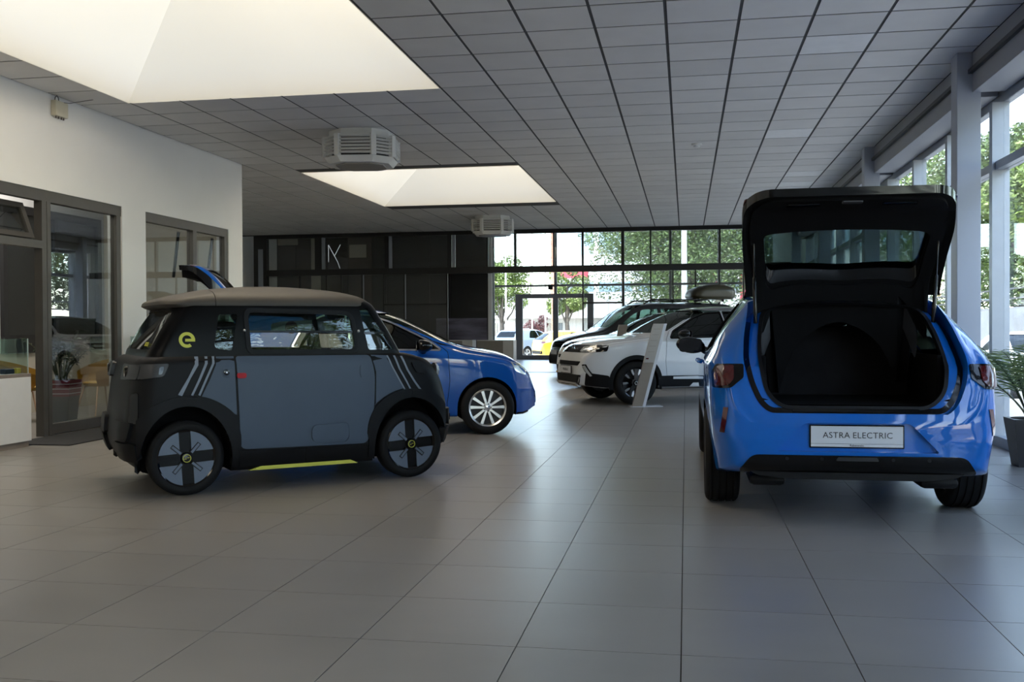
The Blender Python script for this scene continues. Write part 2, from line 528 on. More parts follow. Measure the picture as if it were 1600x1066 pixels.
def chaikin(pts, it=2):
    for _ in range(it):
        q = [pts[0]]
        for i in range(len(pts) - 1):
            a, b = Vector(pts[i]), Vector(pts[i + 1])
            q += [tuple(a.lerp(b, 0.25)), tuple(a.lerp(b, 0.75))]
        q.append(pts[-1]); pts = q
    return pts

def text_mesh(s, size, align='CENTER', depth=0.002, spacing=1.0):
    cu = bpy.data.curves.new('t', 'FONT'); cu.body = s; cu.size = size; cu.align_x = align; cu.align_y = 'CENTER'
    cu.extrude = depth; cu.space_character = spacing; cu.resolution_u = 3
    o = bpy.data.objects.new('t', cu); _tmp.collection.objects.link(o)
    vl = _tmp.view_layers[0]; vl.update(); dg = vl.depsgraph; dg.update()
    me = bpy.data.meshes.new_from_object(o.evaluated_get(dg))
    bpy.data.objects.remove(o)
    return me
# ================================================================== THE ROOM
WL, GX = -7.02, 3.05            # left wall face, right glass line
YB, YP = -8.0, 26.5             # back wall, black glass partition
LX = -12.4                      # left wall of the rear bay
FT, CT = 0.6, 0.6225            # floor and ceiling module
SKY = [(-6.40, -2.67, 6.02, 10.71), (-6.40, -2.67, 16.0, 20.73), (-6.40, -2.67, -4.0, 0.70)]

def in_sky(x0, x1, y0, y1):
    for a, b, c, d in SKY:
        if x1 > a + 0.02 and x0 < b - 0.02 and y1 > c + 0.02 and y0 < d - 0.02: return True
    return False

# ---- floor slab and its tiles
bm = bmesh.new()
bx(bm, LX - 0.2, GX + 0.12, YB - 0.2, 37.9, -0.25, -0.008)
floor = struct('floor', bm, 'grout')
floor['label'] = 'grey-beige square ceramic tile floor of the showroom'
bm = bmesh.new(); bx(bm, -FT / 2 + 0.002, FT / 2 - 0.002, -FT / 2 + 0.002, FT / 2 - 0.002, -0.008, 0.0)
tile_me = fin(bm); tile_me.materials.append(MATS['tile_floor'])
cells = []
ix0 = int((LX + 0.02) / FT) - 1
for i in range(ix0, 6):
    for j in range(-13, 45):
        x0 = -0.02 + i * FT; y0 = j * FT
        if x0 + FT > GX + 0.05 or (x0 < WL - 0.02 and y0 < 15.0): continue
        if x0 < LX - 0.3: continue
        xc, yc = x0 + FT / 2, y0 + FT / 2
        # seen by the camera? (rough view cone) and how large
        ang = math.atan2(xc, max(yc, 0.01)); vis = yc > 2.9 and -0.66 < ang < 0.32
        cells.append((yc * (1 if vis else 100) + (0 if vis else 1000), xc, yc))
cells.sort()
for n_, (k, xc, yc) in enumerate(cells[:300]):
    obj('floor_tile', tile_me, None, floor, loc=(xc, yc, 0))
def many_boxes(lst):
    V, F = [], []
    for (x0, x1, y0, y1, z0, z1) in lst:
        b = len(V)
        V += [(x0, y0, z0), (x1, y0, z0), (x1, y1, z0), (x0, y1, z0), (x0, y0, z1), (x1, y0, z1), (x1, y1, z1), (x0, y1, z1)]
        F += [(b, b + 3, b + 2, b + 1), (b + 4, b + 5, b + 6, b + 7), (b, b + 1, b + 5, b + 4), (b + 1, b + 2, b + 6, b + 5), (b + 2, b + 3, b + 7, b + 6), (b + 3, b, b + 4, b + 7)]
    me = bpy.data.meshes.new('boxes'); me.from_pydata(V, [], F); me.update()
    return me
h = FT / 2 - 0.002
o = obj('far_floor_tiles', many_boxes([(x - h, x + h, y - h, y + h, -0.008, 0) for _, x, y in cells[300:]]), 'tile_floor_far', floor); o['kind'] = 'stuff'
# narrow cut tiles along the glass front, and floor of the rear room and offices
rest = [(2.98 + 0.002, GX + 0.05, j * FT + 0.002, (j + 1) * FT - 0.002, -0.008, 0) for j in range(-13, 45)]
for i in range(ix0, 6):
    for j in range(45, 63): rest.append((-0.02 + i * FT + 0.002, -0.02 + (i + 1) * FT - 0.002, j * FT + 0.002, (j + 1) * FT - 0.002, -0.008, 0))
for i in range(-21, -11):
    for j in range(5, 25): rest.append((-0.02 + i * FT + 0.002, min(-0.02 + (i + 1) * FT - 0.002, WL), j * FT + 0.002, min((j + 1) * FT - 0.002, 14.95), -0.008, 0))
o = obj('outer_floor_tiles', many_boxes(rest), 'tile_floor_far', floor); o['kind'] = 'stuff'

# ---- ceiling: dark void, metal panels with open joints, two pyramid roof lights
bm = bmesh.new()
zc0, zc1 = CEIL + 0.008, CEIL + 0.08
ex = [LX - 0.2, SKY[0][0], SKY[0][1], GX + 0.2]
ey = [YB - 0.2, SKY[2][2], SKY[2][3], SKY[0][2], SKY[0][3], SKY[1][2], SKY[1][3], YP + 0.12]
for i in range(3):
    for j in range(7):
        if i == 1 and j in (1, 3, 5): continue
        bx(bm, ex[i], ex[i + 1], ey[j], ey[j + 1], zc0, zc1)
ceiling = struct('ceiling', bm, 'ceiling_void')
ceiling['label'] = 'suspended grey metal panel ceiling with dark open joints'
def panel_me(w, d, name='panel'):
    bm = bmesh.new(); bx(bm, -w / 2, w / 2, -d / 2, d / 2, 0, 0.005)
    me = fin(bm); return me
cells = []
for i in range(-20, 6):
    for j in range(-30, 28):
        x0 = -0.163 + i * CT; y0 = 10.71 + j * CT
        if x0 + CT > 2.80 or y0 + CT < YB or y0 + CT > YP + 0.1: continue
        if x0 < WL - 0.45 and y0 < 15.0: continue
        if x0 < LX - 0.3 or in_sky(x0, x0 + CT, y0, y0 + CT): continue
        xc, yc = x0 + CT / 2, y0 + CT / 2
        ang = math.atan2(xc, max(yc, 0.01)); vis = yc > 7.5 and -0.66 < ang < 0.3
        if xc < WL - 0.1 and yc < 16: vis = False
        cells.append((yc * (1 if vis else 100) + (0 if vis else 1000), xc, yc))
cells.sort()
pale = {(2, -2), (6, 5), (2, 5), (3, 11), (3, 13), (1, 15), (3, 16), (2, 17), (-12, 2), (-7, 3)}
pm = panel_me(CT - 0.028, CT - 0.030); pm.materials.append(MATS['ceiling_panel'])
pm2 = pm.copy(); pm2.materials.clear(); pm2.materials.append(MATS['ceiling_panel_pale'])
for n_, (k, xc, yc) in enumerate(cells[:300]):
    ii = round((xc + 0.163) / CT - 0.5); jj = round((yc - 10.71) / CT - 0.5)
    obj('ceiling_panel', pm2 if (ii, jj) in pale else pm, None, ceiling, loc=(xc, yc, CEIL))
hx, hy = CT / 2 - 0.014, CT / 2 - 0.015
o = obj('far_ceiling_panels', many_boxes([(x - hx, x + hx, y - hy, y + hy, CEIL, CEIL + 0.005) for _, x, y in cells[300:]]), 'ceiling_panel_far', ceiling); o['kind'] = 'stuff'
# cut strips beside the left wall
pm3 = panel_me(2.735 - 2.327 - 0.013, CT - 0.030); pm3.materials.append(MATS['ceiling_panel'])
for j in range(-30, 26):
    y0 = 10.71 + j * CT
    if y0 > YB: obj('cut_panel', pm3, None, ceiling, loc=((2.735 + 2.327 + 0.013) / 2, y0 + CT / 2, CEIL))

def rooflight(i, r):
    # the left and far sides lean in, the right and near sides stand almost upright
    x0, x1, y0, y1 = r; d, hh, e = 1.56, 0.95, 0.12
    bm = bmesh.new()
    z0 = CEIL - 0.002
    lo = [(x0, y0), (x1, y0), (x1, y1), (x0, y1)]; hi = [(x0 + d, y0 + e), (x1 - e, y0 + e), (x1 - e, y1 - d), (x0 + d, y1 - d)]
    A = [bm.verts.new((p[0], p[1], z0)) for p in lo]; B = [bm.verts.new((p[0], p[1], z0 + hh)) for p in hi]
    for k in range(4):
        l = (k + 1) % 4; bm.faces.new((A[k], A[l], B[l], B[k]))
    w = struct('trim_%d' % i, bm, 'opal_sheet'); w['label'] = 'cream opal sloping sides of a pyramid roof light'
    box('opal_pane', x0 + d - 0.03, x1 - e + 0.03, y0 + e - 0.03, y1 - d + 0.03, z0 + hh + 0.06, z0 + hh + 0.09, 'opal_sheet', w)
    for k, (a_, b_) in enumerate(((0, 1), (1, 2), (2, 3), (3, 0))):
        q = bmesh.new(); p0 = lo[a_]; p1 = lo[b_]; tube(q, [(p0[0], p0[1], z0 + 0.02), (p1[0], p1[1], z0 + 0.02)], 0.005, 6); obj('curb', q, 'louvre_white', w)
    return w
rooflight(1, SKY[0]); rooflight(2, SKY[1]); rooflight(5, SKY[2])

# ---- left wall with two glazed openings
H1 = 2.745
bm = bmesh.new()
for (a, b, z0, z1) in ((YB, 7.2, 0, CEIL + 0.03), (7.2, 11.575, H1, CEIL + 0.03), (11.575, 12.135, 0, CEIL + 0.03), (12.135, 14.55, H1, CEIL + 0.03), (14.55, 15.05, 0, CEIL + 0.03)):
    bx(bm, WL - 0.2, WL, a, b, z0, z1)
bx(bm, LX, WL - 0.2, 14.87, 15.05, 0, CEIL + 0.03)
bmesh.ops.remove_doubles(bm, verts=bm.verts, dist=1e-4)
wl_ = struct('wall_left', bm, 'wall_white')
struct('wall_rear_bay', many_boxes([(LX - 0.2, LX, 15.05, 38.0, 0, 6.2)]), 'wall_white')
struct('wall_back', many_boxes([(LX, GX + 0.2, YB - 0.2, YB, 0, CEIL + 0.05)]), 'wall_grey')
struct('roof_slab', many_boxes([(LX - 0.4, SKY[0][0] - 0.03, YB - 0.4, YP + 0.3, 3.95, 4.10), (SKY[0][1] + 0.03, GX + 0.5, YB - 0.4, YP + 0.3, 3.95, 4.10)] +
    [(SKY[0][0] - 0.03, SKY[0][1] + 0.03, a, b, 3.95, 4.10) for a, b in ((YB - 0.4, -4.03), (0.73, 5.99), (10.74, 15.97), (20.76, YP + 0.3))] +
    [(LX - 0.4, LX - 0.2, YB - 0.4, YP, 0, 3.95), (GX + 0.2, GX + 0.5, YB - 0.4, YP + .3, 3.80, 3.95), (LX - .4, GX + .5, YB - 0.4, YB - 0.2, 0, 3.95)]), 'wall_grey')

# office glazing, opening 1: open bay with hopper window, then a wide glass sliding door
def bars(name, lst, m, parent, bev=0.0):
    for b in lst: box(name, *b, m, parent, bev=bev)
xf0, xf1 = WL - 0.10, WL - 0.012
w1 = box('window_1', xf0, xf1, 7.2, 11.575, H1 - 0.125, H1, 'frame_bronze'); w1['kind'] = 'structure'; w1['label'] = 'bronze framed glazed office front with sliding door'
bars('post', [(xf0, xf1 + 0.01, 9.985, 10.065, 0, H1 - 0.125), (xf0, xf1 + 0.01, 10.075, 10.14, 0, H1 - 0.125), (xf0, xf1, 11.47, 11.56, 0, H1 - 0.125), (xf0, xf1, 7.2, 7.27, 0, H1 - 0.125)], 'frame_bronze', w1)
bars('transom', [(xf0, xf1 + 0.01, 7.27, 9.985, 2.09, 2.175)], 'frame_bronze', w1)
bars('bottom_rail', [(xf0, xf1, 10.14, 11.47, 0.01, 0.125)], 'frame_bronze', w1)
bars('pane', [(WL - 0.062, WL - 0.052, 10.14, 11.47, 0.125, H1 - 0.125)], 'glass_office', w1)
bars('pane', [(WL - 0.062, WL - 0.052, 7.27, 8.9, 0.05, 2.09)], 'glass_office', w1)
# tilted hopper sash in the top bay
sash = box('hopper_sash', 0, 0.05, 7.35, 9.92, 0, 0.06, 'frame_bronze', w1, loc=(WL - 0.09, 0, 2.18), rot=(0, R(-20), 0))
box('sash_rail', 0, 0.05, 7.35, 9.92, 0.36, 0.42, 'frame_bronze', sash)
box('sash_stile', 0, 0.05, 9.85, 9.92, 0.06, 0.36, 'frame_bronze', sash)
box('sash_pane', 0.02, 0.03, 7.35, 9.85, 0.06, 0.36, 'glass_office', sash)
w2 = box('window_2', xf0, xf1, 12.135, 14.55, H1 - 0.125, H1, 'frame_bronze'); w2['kind'] = 'structure'; w2['label'] = 'bronze framed office window beside the wall end'
bars('post', [(xf0, xf1 + 0.01, 13.42, 13.53, 0, H1 - 0.125), (xf0, xf1, 14.44, 14.55, 0, H1 - 0.125), (xf0, xf1, 12.135, 12.16, 0, H1 - 0.125)], 'frame_bronze', w2)
bars('bottom_rail', [(xf0, xf1, 12.16, 13.42, 0, 0.12), (xf0, xf1, 13.53, 14.44, 0, 0.12)], 'frame_bronze', w2)
bars('pane', [(WL - 0.062, WL - 0.052, 12.16, 13.42, 0.12, H1 - 0.125), (WL - 0.062, WL - 0.052, 13.53, 14.44, 0.12, H1 - 0.125)], 'glass_office', w2)
for (ya, yb) in ((13.22, 13.40), (14.25, 14.42)):
    bm = bmesh.new(); tube(bm, [(WL - 0.12, ya, 2.58), (WL - 0.30, yb, 1.95)], 0.022, 6)
    obj('window_stay', bm, 'frame_black', w2)

# office room behind the glass
struct('wall_office_back', many_boxes([(-9.5, -9.3, 3.0, 14.87, 0.86, CEIL)]), 'wall_grey')
struct('wall_office_dado', many_boxes([(-9.5, -9.27, 3.0, 14.87, 0, 0.86)]), 'beige_wall')
struct('wall_office_side', many_boxes([(-9.3, WL - 0.2, 2.9, 3.0, 0, CEIL)]), 'wall_grey')
struct('wall_office_end', many_boxes([(-9.3, WL - 0.2, 14.80, 14.868, 0, CEIL)]), 'beige_wall')
w3 = box('window_3', -9.3, -9.24, 12.3, 14.64, 2.83, 2.95, 'frame_black'); w3['kind'] = 'structure'; w3['label'] = 'black framed inner window on the office back wall'
bars('frame_bar', [(-9.3, -9.24, 14.54, 14.64, 0.87, 2.83), (-9.3, -9.24, 12.3, 12.38, 0.87, 2.83), (-9.3, -9.24, 12.38, 14.54, 0.87, 1.12), (-9.3, -9.24, 13.44, 13.52, 1.12, 2.83)], 'frame_black', w3)
bars('pane', [(-9.285, -9.275, 12.38, 13.44, 1.12, 2.83), (-9.285, -9.275, 13.52, 14.54, 1.12, 2.83)], 'glass_dark', w3)
struct('trim_3', many_boxes([(-9.29, -9.255, 9.0, 12.2, 0.86, 0.90)]), 'frame_black')
w4 = box('window_4', -9.3, -9.24, 8.8, 12.0, 2.78, 2.9, 'frame_black'); w4['kind'] = 'structure'; w4['label'] = 'black framed inner window near the white kiosk'
bars('frame_bar', [(-9.3, -9.24, 11.9, 12.0, 0.95, 2.78), (-9.3, -9.24, 10.35, 10.45, 0.95, 2.78), (-9.3, -9.24, 8.8, 11.9, 0.95, 1.10)], 'frame_black', w4)
bars('pane', [(-9.285, -9.275, 10.45, 11.9, 1.10, 2.78), (-9.285, -9.275, 8.8, 10.35, 1.10, 2.78)], 'glass_dark', w4)

# ---- right glass front: columns, pelmet beam, mullions, transoms, panes, plinth
colY = [-5.0, 0.1, 5.2, 10.3, 15.4, 20.5, 25.6]
for y in colY:
    bm = bmesh.new(); bx(bm, 2.60, 2.82, y, y + 0.22, 0, CEIL + 0.03, 0.006)
    c = struct('wall_column', bm, 'column_paint'); c['label'] = 'square pale grey steel column in front of the glass wall'
    box('base_plate', 2.57, 2.85, y - 0.03, y + 0.25, 0, 0.012, 'frame_silver', c)
ys = [YB] + colY + [YP]
for a, b in zip(ys[:-1], ys[1:]):
    a2 = a + (0.22 if a in colY else 0)
    if b - a2 < 0.05: continue
    bm = bmesh.new(); bx(bm, 2.74, 3.04, a2, b, 3.44, CEIL - 0.005, 0.004)
    o = struct('trim_beam', bm, 'beam_paint'); o['label'] = 'grey boxed pelmet beam above the side windows'
    bm = bmesh.new(); bx(bm, 2.70, 2.74, a2, b, 3.62, 3.66)
    obj('cable_rail', bm, 'steel_dark', o)
my = []
y = YB
gl = bmesh.new()
wr = box('window_5', GX, GX + 0.09, YB, YP, 3.36, 3.46, 'frame_silver'); wr['kind'] = 'structure'; wr['label'] = 'tall silver framed glass front along the right side'
box('plinth', GX - 0.06, GX + 0.10, YB, YP, 0, 0.10, 'frame_silver', wr)
my = [-8.0, -6.6, -4.9, -3.2, -1.5, 0.2, 1.9, 3.6, 5.3, 7.0, 8.7, 10.40, 12.1, 13.8, 15.5, 17.2, 18.9, 20.6, 22.3, 24.0, 25.7]
for y in my: box('mullion', GX - 0.10, GX + 0.06, y, y + 0.10, 0.10, 3.36, 'frame_silver', wr)
for a, b in zip(my, my[1:] + [YP]):
    box('transom', GX - 0.07, GX + 0.06, a + 0.10, b, 2.70, 2.78, 'frame_silver', wr)
    box('pane', GX + 0.0, GX + 0.012, a + 0.10, b, 0.10, 2.70, 'glass_clear', wr)
    box('pane', GX + 0.0, GX + 0.012, a + 0.10, b, 2.78, 3.36, 'glass_clear', wr)
    box('gasket', GX - 0.012, GX + 0.0, a + 0.10, a + 0.125, 0.10, 2.70, 'frame_black', wr)
struct('trim_glass_head', many_boxes([(GX, GX + 0.2, YB, YP, 3.46, CEIL + 0.05)]), 'beam_paint')

# ---- black glass partition across the rear
wp = box('window_6', -11.95, 2.95, YP - 0.04, YP + 0.10, 2.69, 2.86, 'frame_black'); wp['kind'] = 'structure'; wp['label'] = 'black framed glass partition across the rear of the showroom'
box('head_rail', -11.95, 2.95, YP - 0.04, YP + 0.10, 3.74, CEIL + 0.03, 'frame_black', wp)
box('end_post', -12.0, -11.62, YP - 0.06, YP + 0.12, 0, CEIL, 'frame_black', wp)
box('end_strip', -11.86, -11.72, YP - 0.075, YP - 0.06, 0, 3.45, 'frame_silver', wp)
upm = [(-10.20, -10.02), (-8.18, -8.08), (-6.40, -6.29), (-5.32, -5.27), (-4.56, -4.50), (-3.50, -3.46), (-2.73, -2.68), (-1.68, -1.60), (-0.93, -0.89), (-0.41, -0.38), (0.84, 0.90), (1.52, 1.57)]
for a, b in upm: box('upper_mullion', a, b, YP - 0.03, YP + 0.08, 2.86, 3.74, 'frame_black', wp)
for a in (-9.99, -8.05, -6.26): box('silver_strip', a, a + 0.08, YP - 0.05, YP + 0.02, 2.86, 3.74, 'frame_silver', wp)
lom = [-11.66, -10.66, -9.87, -9.44, -8.84, -8.215, -7.63, -6.42, -2.70, -1.62, -0.91, -0.33, 0.25, 0.86, 1.475, 2.3]
for a in lom: box('lower_mullion', a - 0.018, a + 0.018, YP - 0.02, YP + 0.05, 0.02, 2.69, 'frame_black', wp)
for a in (-8.80, -7.60): box('silver_strip', a, a + 0.025, YP - 0.03, YP - 0.01, 0.02, 2.69, 'frame_silver', wp)
for a, b in ((-8.215, -6.42), (-2.70, -1.62)): box('door_rail', a, b, YP - 0.02, YP + 0.05, 1.835, 1.88, 'frame_black', wp)
box('floor_track', -6.4, 2.95, YP - 0.04, YP + 0.06, 0.0, 0.008, 'frame_grey', wp)
xs = [-11.62] + [b for a, b in upm]
for a, b in zip(xs, [u[0] for u in upm] + [2.95]): box('upper_pane', a, b, YP + 0.02, YP + 0.028, 2.86, 3.74, 'glass_partition', wp)
for a, b in zip(lom[:7], lom[1:8]): box('lower_pane', a + 0.018, b - 0.018, YP + 0.01, YP + 0.018, 0.02, 2.69, 'glass_partition', wp)
for a, b in zip(lom[8:-1], lom[9:]): box('lower_pane', a + 0.018, b - 0.018, YP + 0.01, YP + 0.018, 0.02, 2.69, 'glass_partition', wp)

# ---- dark stand of the other marque behind the partition
DY = 29.0
dw = struct('wall_dark', many_boxes([(LX, -5.62, DY, DY + 0.25, 0, 5.2)]), 'dark_wall')
pan = [(-11.75, -11.30, 'brown_panel'), (-11.29, -10.98, 'beige_wall'), (-10.80, -10.10, 'gloss_black'), (-10.09, -9.35, 'brown_panel'), (-9.3, -8.9, 'charcoal_panel'), (-8.84, -7.55, 'charcoal_panel'), (-7.52, -6.92, 'charcoal_panel'), (-6.90, -5.80, 'charcoal_panel')]
for a, b, m in pan:
    p_ = box('wall_panel', a + 0.006, b - 0.006, DY - 0.03, DY, 0.02, 5.0, m, dw)
box('lit_niche', -12.35, -11.78, DY - 0.035, DY, 3.0, 3.74, 'brown_panel', dw)
box('niche_lid', -12.35, -11.70, DY - 0.06, DY, 3.78, 4.15, 'beige_wall', dw)
box('niche_lid', -10.05, -9.52, DY - 0.06, DY, 3.36, 3.75, 'beige_wall', dw)
struct('trim_4', many_boxes([(-5.76, -5.64, DY - 0.1, DY + 0.3, 0, 5.2)]), 'wall_white')
# thin line logo and its caption
lg = thing('wall_logo', 'thin white line logo on the glossy black rear panel', 'logo', (-10.53, DY - 0.035, 3.4))
def strokes(pts, r=0.008):
    bm = bmesh.new()
    for a, b in pts: tube(bm, [(a[0], 0, a[1]), (b[0], 0, b[1])], r, 5)
    return bm
obj('stroke', strokes([((-0.19, 0.36), (-0.19, -0.16))]), 'sign_line', lg)
obj('stroke', strokes([((-0.19, 0.36), (0.0, 0.02)), ((0.0, 0.02), (0.19, 0.36))]), 'sign_line', lg)
obj('stroke', strokes([((0.0, 0.02), (0.10, -0.16)), ((0.10, -0.16), (0.17, -0.36))]), 'sign_line', lg)
# landscape poster
mat('poster_print', (0.15, 0.14, 0.20), 0.4, var=0.5, scale=2.2, stretch=(0.6, 1, 3))
po = box('landscape_poster', -7.35, -5.80, DY - 0.06, DY - 0.035, 0.30, 1.50, 'poster_print')
tag(po, 'wide dark violet landscape poster low on the dark rear wall', 'poster')

# ---- rear room shell and grey glass front with doors
FY = 37.6
struct('wall_far_right', many_boxes([(GX + 0.1, GX + 0.3, YP + 0.2, FY, 0, 6.0)]), 'wall_white')
struct('ceiling_rear', many_boxes([(LX - 0.2, GX + 0.3, YP + 0.10, FY + 0.3, 5.9, 6.1), (LX - 0.2, GX + 0.3, YP + 0.10, YP + 0.2, CEIL + 0.03, 5.9)]), 'wall_white')
wf = box('window_7', LX, GX + 0.1, FY, FY + 0.12, 2.78, 2.86, 'frame_grey'); wf['kind'] = 'structure'; wf['label'] = 'grey framed street front of the rear room'
fm = [-10.5, -7.45, -4.88, -2.32, -0.56, 1.21]
for a in fm: box('mullion', a - 0.05, a + 0.05, FY - 0.02, FY + 0.14, 0 if a not in (-4.88,) else 2.5, 5.9, 'frame_grey', wf)
box('base_rail', LX, -6.40, FY, FY + 0.12, 0, 0.16, 'frame_grey', wf); box('base_rail', -3.45, GX + 0.1, FY, FY + 0.12, 0, 0.16, 'frame_grey', wf)
xs = [LX] + fm + [GX + 0.1]
for a, b in zip(xs[:-1], xs[1:]):
    box('upper_pane', a + 0.05, b - 0.05, FY + 0.05, FY + 0.06, 2.86, 5.9, 'glass_clear', wf)
    if a not in (-7.45, -4.88): box('lower_pane', a + 0.05, b - 0.05, FY + 0.05, FY + 0.06, 0.16, 2.78, 'glass_clear', wf)
box('side_pane', -7.40, -6.40, FY + 0.05, FY + 0.06, 0.16, 2.78, 'glass_clear', wf); box('side_pane', -3.45, -2.37, FY + 0.05, FY + 0.06, 0.16, 2.78, 'glass_clear', wf)
box('over_pane', -6.40, -3.45, FY + 0.05, FY + 0.06, 2.50, 2.78, 'glass_clear', wf)
dr = box('door_1', -6.42, -3.44, FY - 0.04, FY + 0.12, 2.34, 2.50, 'frame_grey'); dr['kind'] = 'structure'; dr['label'] = 'grey double glass door in the street front'
bars('jamb', [(-6.42, -6.15, FY - 0.04, FY + 0.12, 0, 2.34), (-4.98, -4.78, FY - 0.04, FY + 0.12, 0, 2.34), (-3.66, -3.44, FY - 0.04, FY + 0.12, 0, 2.34)], 'frame_grey', dr)
bars('bottom_rail', [(-6.15, -4.98, FY - 0.04, FY + 0.12, 0, 0.17), (-4.78, -3.66, FY - 0.04, FY + 0.12, 0, 0.17)], 'frame_grey', dr)
bars('pane', [(-6.15, -4.98, FY + 0.03, FY + 0.04, 0.17, 2.34), (-4.78, -3.66, FY + 0.03, FY + 0.04, 0.17, 2.34)], 'glass_clear', dr)
box('exit_lamp', -5.15, -4.97, FY - 0.12, FY - 0.04, 2.66, 2.86, 'frame_black', dr)
area_light('office_fill_light', (-8.2, 11.2, 3.6), (1.2, 3.0), 60, (1.0, 0.95, 0.88))  # added fill light to brighten the office; no lamp is seen there
# ================================================================== CAR TOOLKIT
def rrect_ring(x0, x1, w, r, n=8, bulge=0.0, m=10):
    """plan outline: rounded rectangle, counter-clockwise"""
    r = min(r, w * 0.95, (x1 - x0) * 0.48); P = []
    cs = [(x1 - r, w - r, 0), (x0 + r, w - r, PI / 2), (x0 + r, -w + r, PI), (x1 - r, -w + r, 1.5 * PI)]
    for i, (cx, cy, a0) in enumerate(cs):
        for k in range(n + 1):
            a = a0 + PI / 2 * k / n; P.append((cx + r * math.cos(a), cy + r * math.sin(a)))
        nx = cs[(i + 1) % 4]; a1 = a0 + PI / 2
        q0 = P[-1]; q1 = (nx[0] + r * math.cos(nx[2]), nx[1] + r * math.sin(nx[2]))
        for k in range(1, m): P.append((q0[0] + (q1[0] - q0[0]) * k / m, q0[1] + (q1[1] - q0[1]) * k / m))
    xc, hx = (x0 + x1) / 2, (x1 - x0) / 2
    return [(x + bulge * 0.6 * (1 - (y / w) ** 2) * (1 if x > xc else -1), y * (1 + bulge * (1 - ((x - xc) / hx) ** 2))) for x, y in P]

def zstack(keys, dz=0.02, inset=0.0, bulge=0.03, zlo=None, zhi=None):
    """closed solid from plan outlines (z, x0, x1, half width, corner radius) stacked in height"""
    f = [pchip([(k[0], k[i]) for k in keys]) for i in range(1, 5)]
    z0 = keys[0][0] if zlo is None else zlo; z1 = keys[-1][0] if zhi is None else zhi
    n = max(2, int((z1 - z0) / dz)); bm = bmesh.new(); rings = []
    for i in range(n + 1):
        z = z0 + (z1 - z0) * i / n
        rings.append([bm.verts.new((x, y, z)) for x, y in rrect_ring(f[0](z) + inset, f[1](z) - inset, f[2](z) - inset, max(0.02, f[3](z) - inset), bulge=bulge)])
    M = len(rings[0])
    for a, b in zip(rings[:-1], rings[1:]):
        for k in range(M): bm.faces.new((a[k], a[(k + 1) % M], b[(k + 1) % M], b[k]))
    bm.faces.new(rings[0][::-1]); bm.faces.new(rings[-1])
    return fin(bm)

def xloft(K, inset=0.0, zfloor=None, x_from=None, x_to=None, dx=0.045, ztop=None):
    """closed car body from sections along the length. K: dict of key lists over x:
       zb bottom, wb sill half width, wm mid half width, zs shoulder height, ws shoulder half width, zr roof edge height, wr roof edge half width, zt top"""
    f = {k: pchip(v) for k, v in K.items()}
    xa, xb = K['zt'][0][0], K['zt'][-1][0]
    X = set()
    x = xa
    while x < xb: X.add(round(x, 4)); x += dx
    X.add(xb)
    for e in (0.008, 0.02, 0.035, 0.055, 0.08, 0.11, 0.15): X.add(round(xa + e, 4)); X.add(round(xb - e, 4))
    for v in K.values():
        for q, _ in v: X.add(round(q, 4))
    X = sorted(X); bm = bmesh.new(); rings = []
    for x in X:
        zb, wb_, wm, zs, wsd, zr, wr, zt = (f[k](x) for k in ('zb', 'wb', 'wm', 'zs', 'ws', 'zr', 'wr', 'zt'))
        if inset:
            t = (x - xa) / (xb - xa); x = (xa + inset) + (xb - xa - 2 * inset) * t
            zb += inset; wb_ -= inset; wm -= inset; wsd -= inset; wr -= inset; zr -= inset; zt -= inset
        if zfloor is not None: zb = max(zb, zfloor)
        if ztop is not None: zt = min(zt, ztop); zr = min(zr, ztop)
        if x_from is not None and x < x_from: continue
        if x_to is not None and x > x_to: continue
        zs = max(zs, zb + 0.08); zr = max(zr, zs + 0.02); zt = max(zt, zr + 0.005)
        zm = zb + (zs - zb) * 0.52
        pts = [(0, zb), (wb_ * 0.80, zb), (wb_ * 0.985, zb + 0.012), (wb_, zb + 0.05), (wm, zm), (wsd, zs - 0.05), (wsd - 0.004, zs - 0.012), (wsd - 0.022, zs + 0.012),
               ((wsd * 0.5 + wr * 0.5) + 0.012, (zs + zr) / 2), (wr + 0.006, zr - 0.035), (wr - 0.035, zr + 0.006), (wr * 0.55, zr + (zt - zr) * 0.75), (wr * 0.25, zt - (zt - zr) * 0.06), (0, zt)]
        h = chaikin(pts, 2)
        ring = [bm.verts.new((x, y, z)) for y, z in h] + [bm.verts.new((x, -y, z)) for y, z in h[-2:0:-1]]
        rings.append(ring)
    M = len(rings[0])
    for a, b in zip(rings[:-1], rings[1:]):
        for k in range(M): bm.faces.new((a[k], b[k], b[(k + 1) % M], a[(k + 1) % M]))
    bm.faces.new(rings[0]); bm.faces.new(rings[-1][::-1])
    return fin(bm)

def arch_cut(x, r, side, depth, w, m='interior_black', rz=None, zc=None):
    """wheel-house cutter"""
    rz = rz or r; zc = r * 0.9 if zc is None else zc
    poly = [(x + r * math.cos(a), zc + rz * math.sin(a)) for a in [PI * k / 20 for k in range(21)]] + [(x - r, -0.2), (x + r, -0.2)]
    return prism_me(poly, 'Y', side * (w - depth), side * (w + 0.4), m)

def mirror_poly(p): return p

